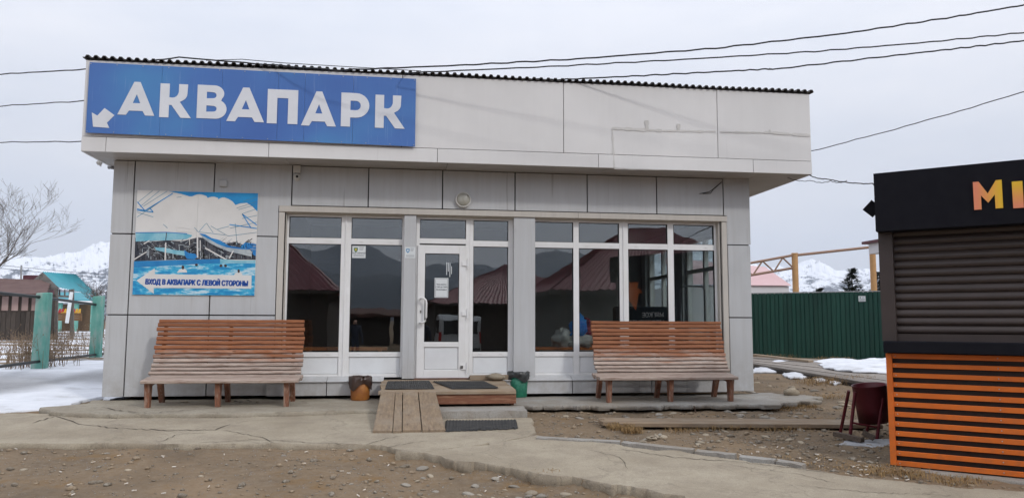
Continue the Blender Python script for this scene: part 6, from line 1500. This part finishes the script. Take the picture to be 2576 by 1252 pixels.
for px, py, n_, sp, h, ln in ((1560, 1080, 130, .13, .07, .1), (1590, 1088, 90, .1, .06, .09), (1720, 1082, 60, .2, .05, .1), (1830, 1076, 120, .3, .05, .1), (1960, 1078, 120, .3, .05, .1), (2050, 1075, 60, .2, .05, .1), (2010, 1024, 90, .25, .05, .1), (1970, 1030, 60, .2, .05, .1), (2080, 1000, 70, .3, .05, .12), (2085, 965, 160, .5, .12, .2), (2140, 960, 120, .4, .12, .2), (1440, 1010, 60, .2, .03, .08), (2250, 1190, 80, .2, .04, .09), (2310, 1196, 70, .2, .04, .09), (2420, 1212, 70, .2, .05, .09), (2200, 1180, 90, .3, .03, .09), (1500, 1208, 50, .15, .04, .08), (1380, 1196, 40, .1, .05, .08), (2100, 905, 60, .5, .1, .2), (1950, 900, 60, .6, .12, .2), (1140, 1125, 20, .2, .02, .06), (2000, 1160, 60, .4, .02, .08), (2100, 1170, 60, .4, .02, .08), (1700, 1150, 40, .3, .02, .07)):
    q = GP(px, py); S.append((q[0], q[1], gz(q[0], q[1]), int(n_*2.2), sp*1.15, h*1.15, ln*1.1))
blades('dry_grass', S, mStraw, 'tufts of dry yellow grass around the boards, apron and kiosk')
m = MB()
def weed(x, y, h):
    b = Vector((x, y, stop(x, y)-.02)); d = Vector((rs.uniform(-.25, .25), rs.uniform(-.25, .25), 1)).normalized(); t_ = b+d*h; s_ = Vector((1, .3, 0)).normalized()*.005
    m.add([b-s_, b+s_, t_+s_*.5, t_-s_*.5], [(0, 1, 2, 3)])
    for k in range(rs.randint(3, 7)):
        f = rs.uniform(.35, 1); p = b.lerp(t_, f); e_ = p+Vector((rs.uniform(-1, 1), rs.uniform(-1, 1), rs.uniform(.1, .9))).normalized()*h*rs.uniform(.12, .3); m.add([p-s_*.5, p+s_*.5, e_+s_*.4, e_-s_*.4], [(0, 1, 2, 3)])
        if rs.random() < .6: w_ = rs.uniform(.008, .02); m.add([e_+Vector((-w_, 0, 0)), e_+Vector((w_, 0, -.004)), e_+Vector((0, 0, w_*1.6))], [(0, 1, 2)])
for k in range(430):
    px = rs.uniform(-30, 265); py = rs.uniform(838, 922)
    if py > 925 or (px > 130 and py > 900) : continue
    q = GP(px, py, .03); weed(q[0], q[1], rs.uniform(.12, .36)*(1.4 if rs.random() < .15 else 1))
for px, py, n_ in ((75, 925, 40), (120, 922, 45), (100, 915, 40), (40, 928, 30), (150, 905, 20), (235, 898, 14), (190, 895, 18)):
    q = GP(px, py, .03)
    for k in range(n_): weed(q[0]+rs.gauss(0, .3), q[1]+rs.gauss(0, .25), rs.uniform(.3, .8))
o = m.build('dry_weeds', mWeed, fix=False); o['kind'] = 'stuff'; o['label'] = 'dry brown weeds standing in the snow around the post fence'

# ================================================================== HAZE
hz = MB().box(-8600, 8600, -8600, 8600, -36, 1050).build('haze', None); hz['kind'] = 'stuff'; hz['label'] = 'pale bluish winter haze'
hm = bpy.data.materials.new('haze'); hm.use_nodes = True; ht = hm.node_tree; ht.nodes.clear()
ho = ht.nodes.new('ShaderNodeOutputMaterial'); pv_ = ht.nodes.new('ShaderNodeVolumePrincipled'); pv_.inputs['Color'].default_value = (.80, .88, 1, 1); pv_.inputs['Density'].default_value = 9.5e-5; pv_.inputs['Anisotropy'].default_value = .2
ht.links.new(pv_.outputs[0], ho.inputs['Volume']); hz.data.materials.append(hm)
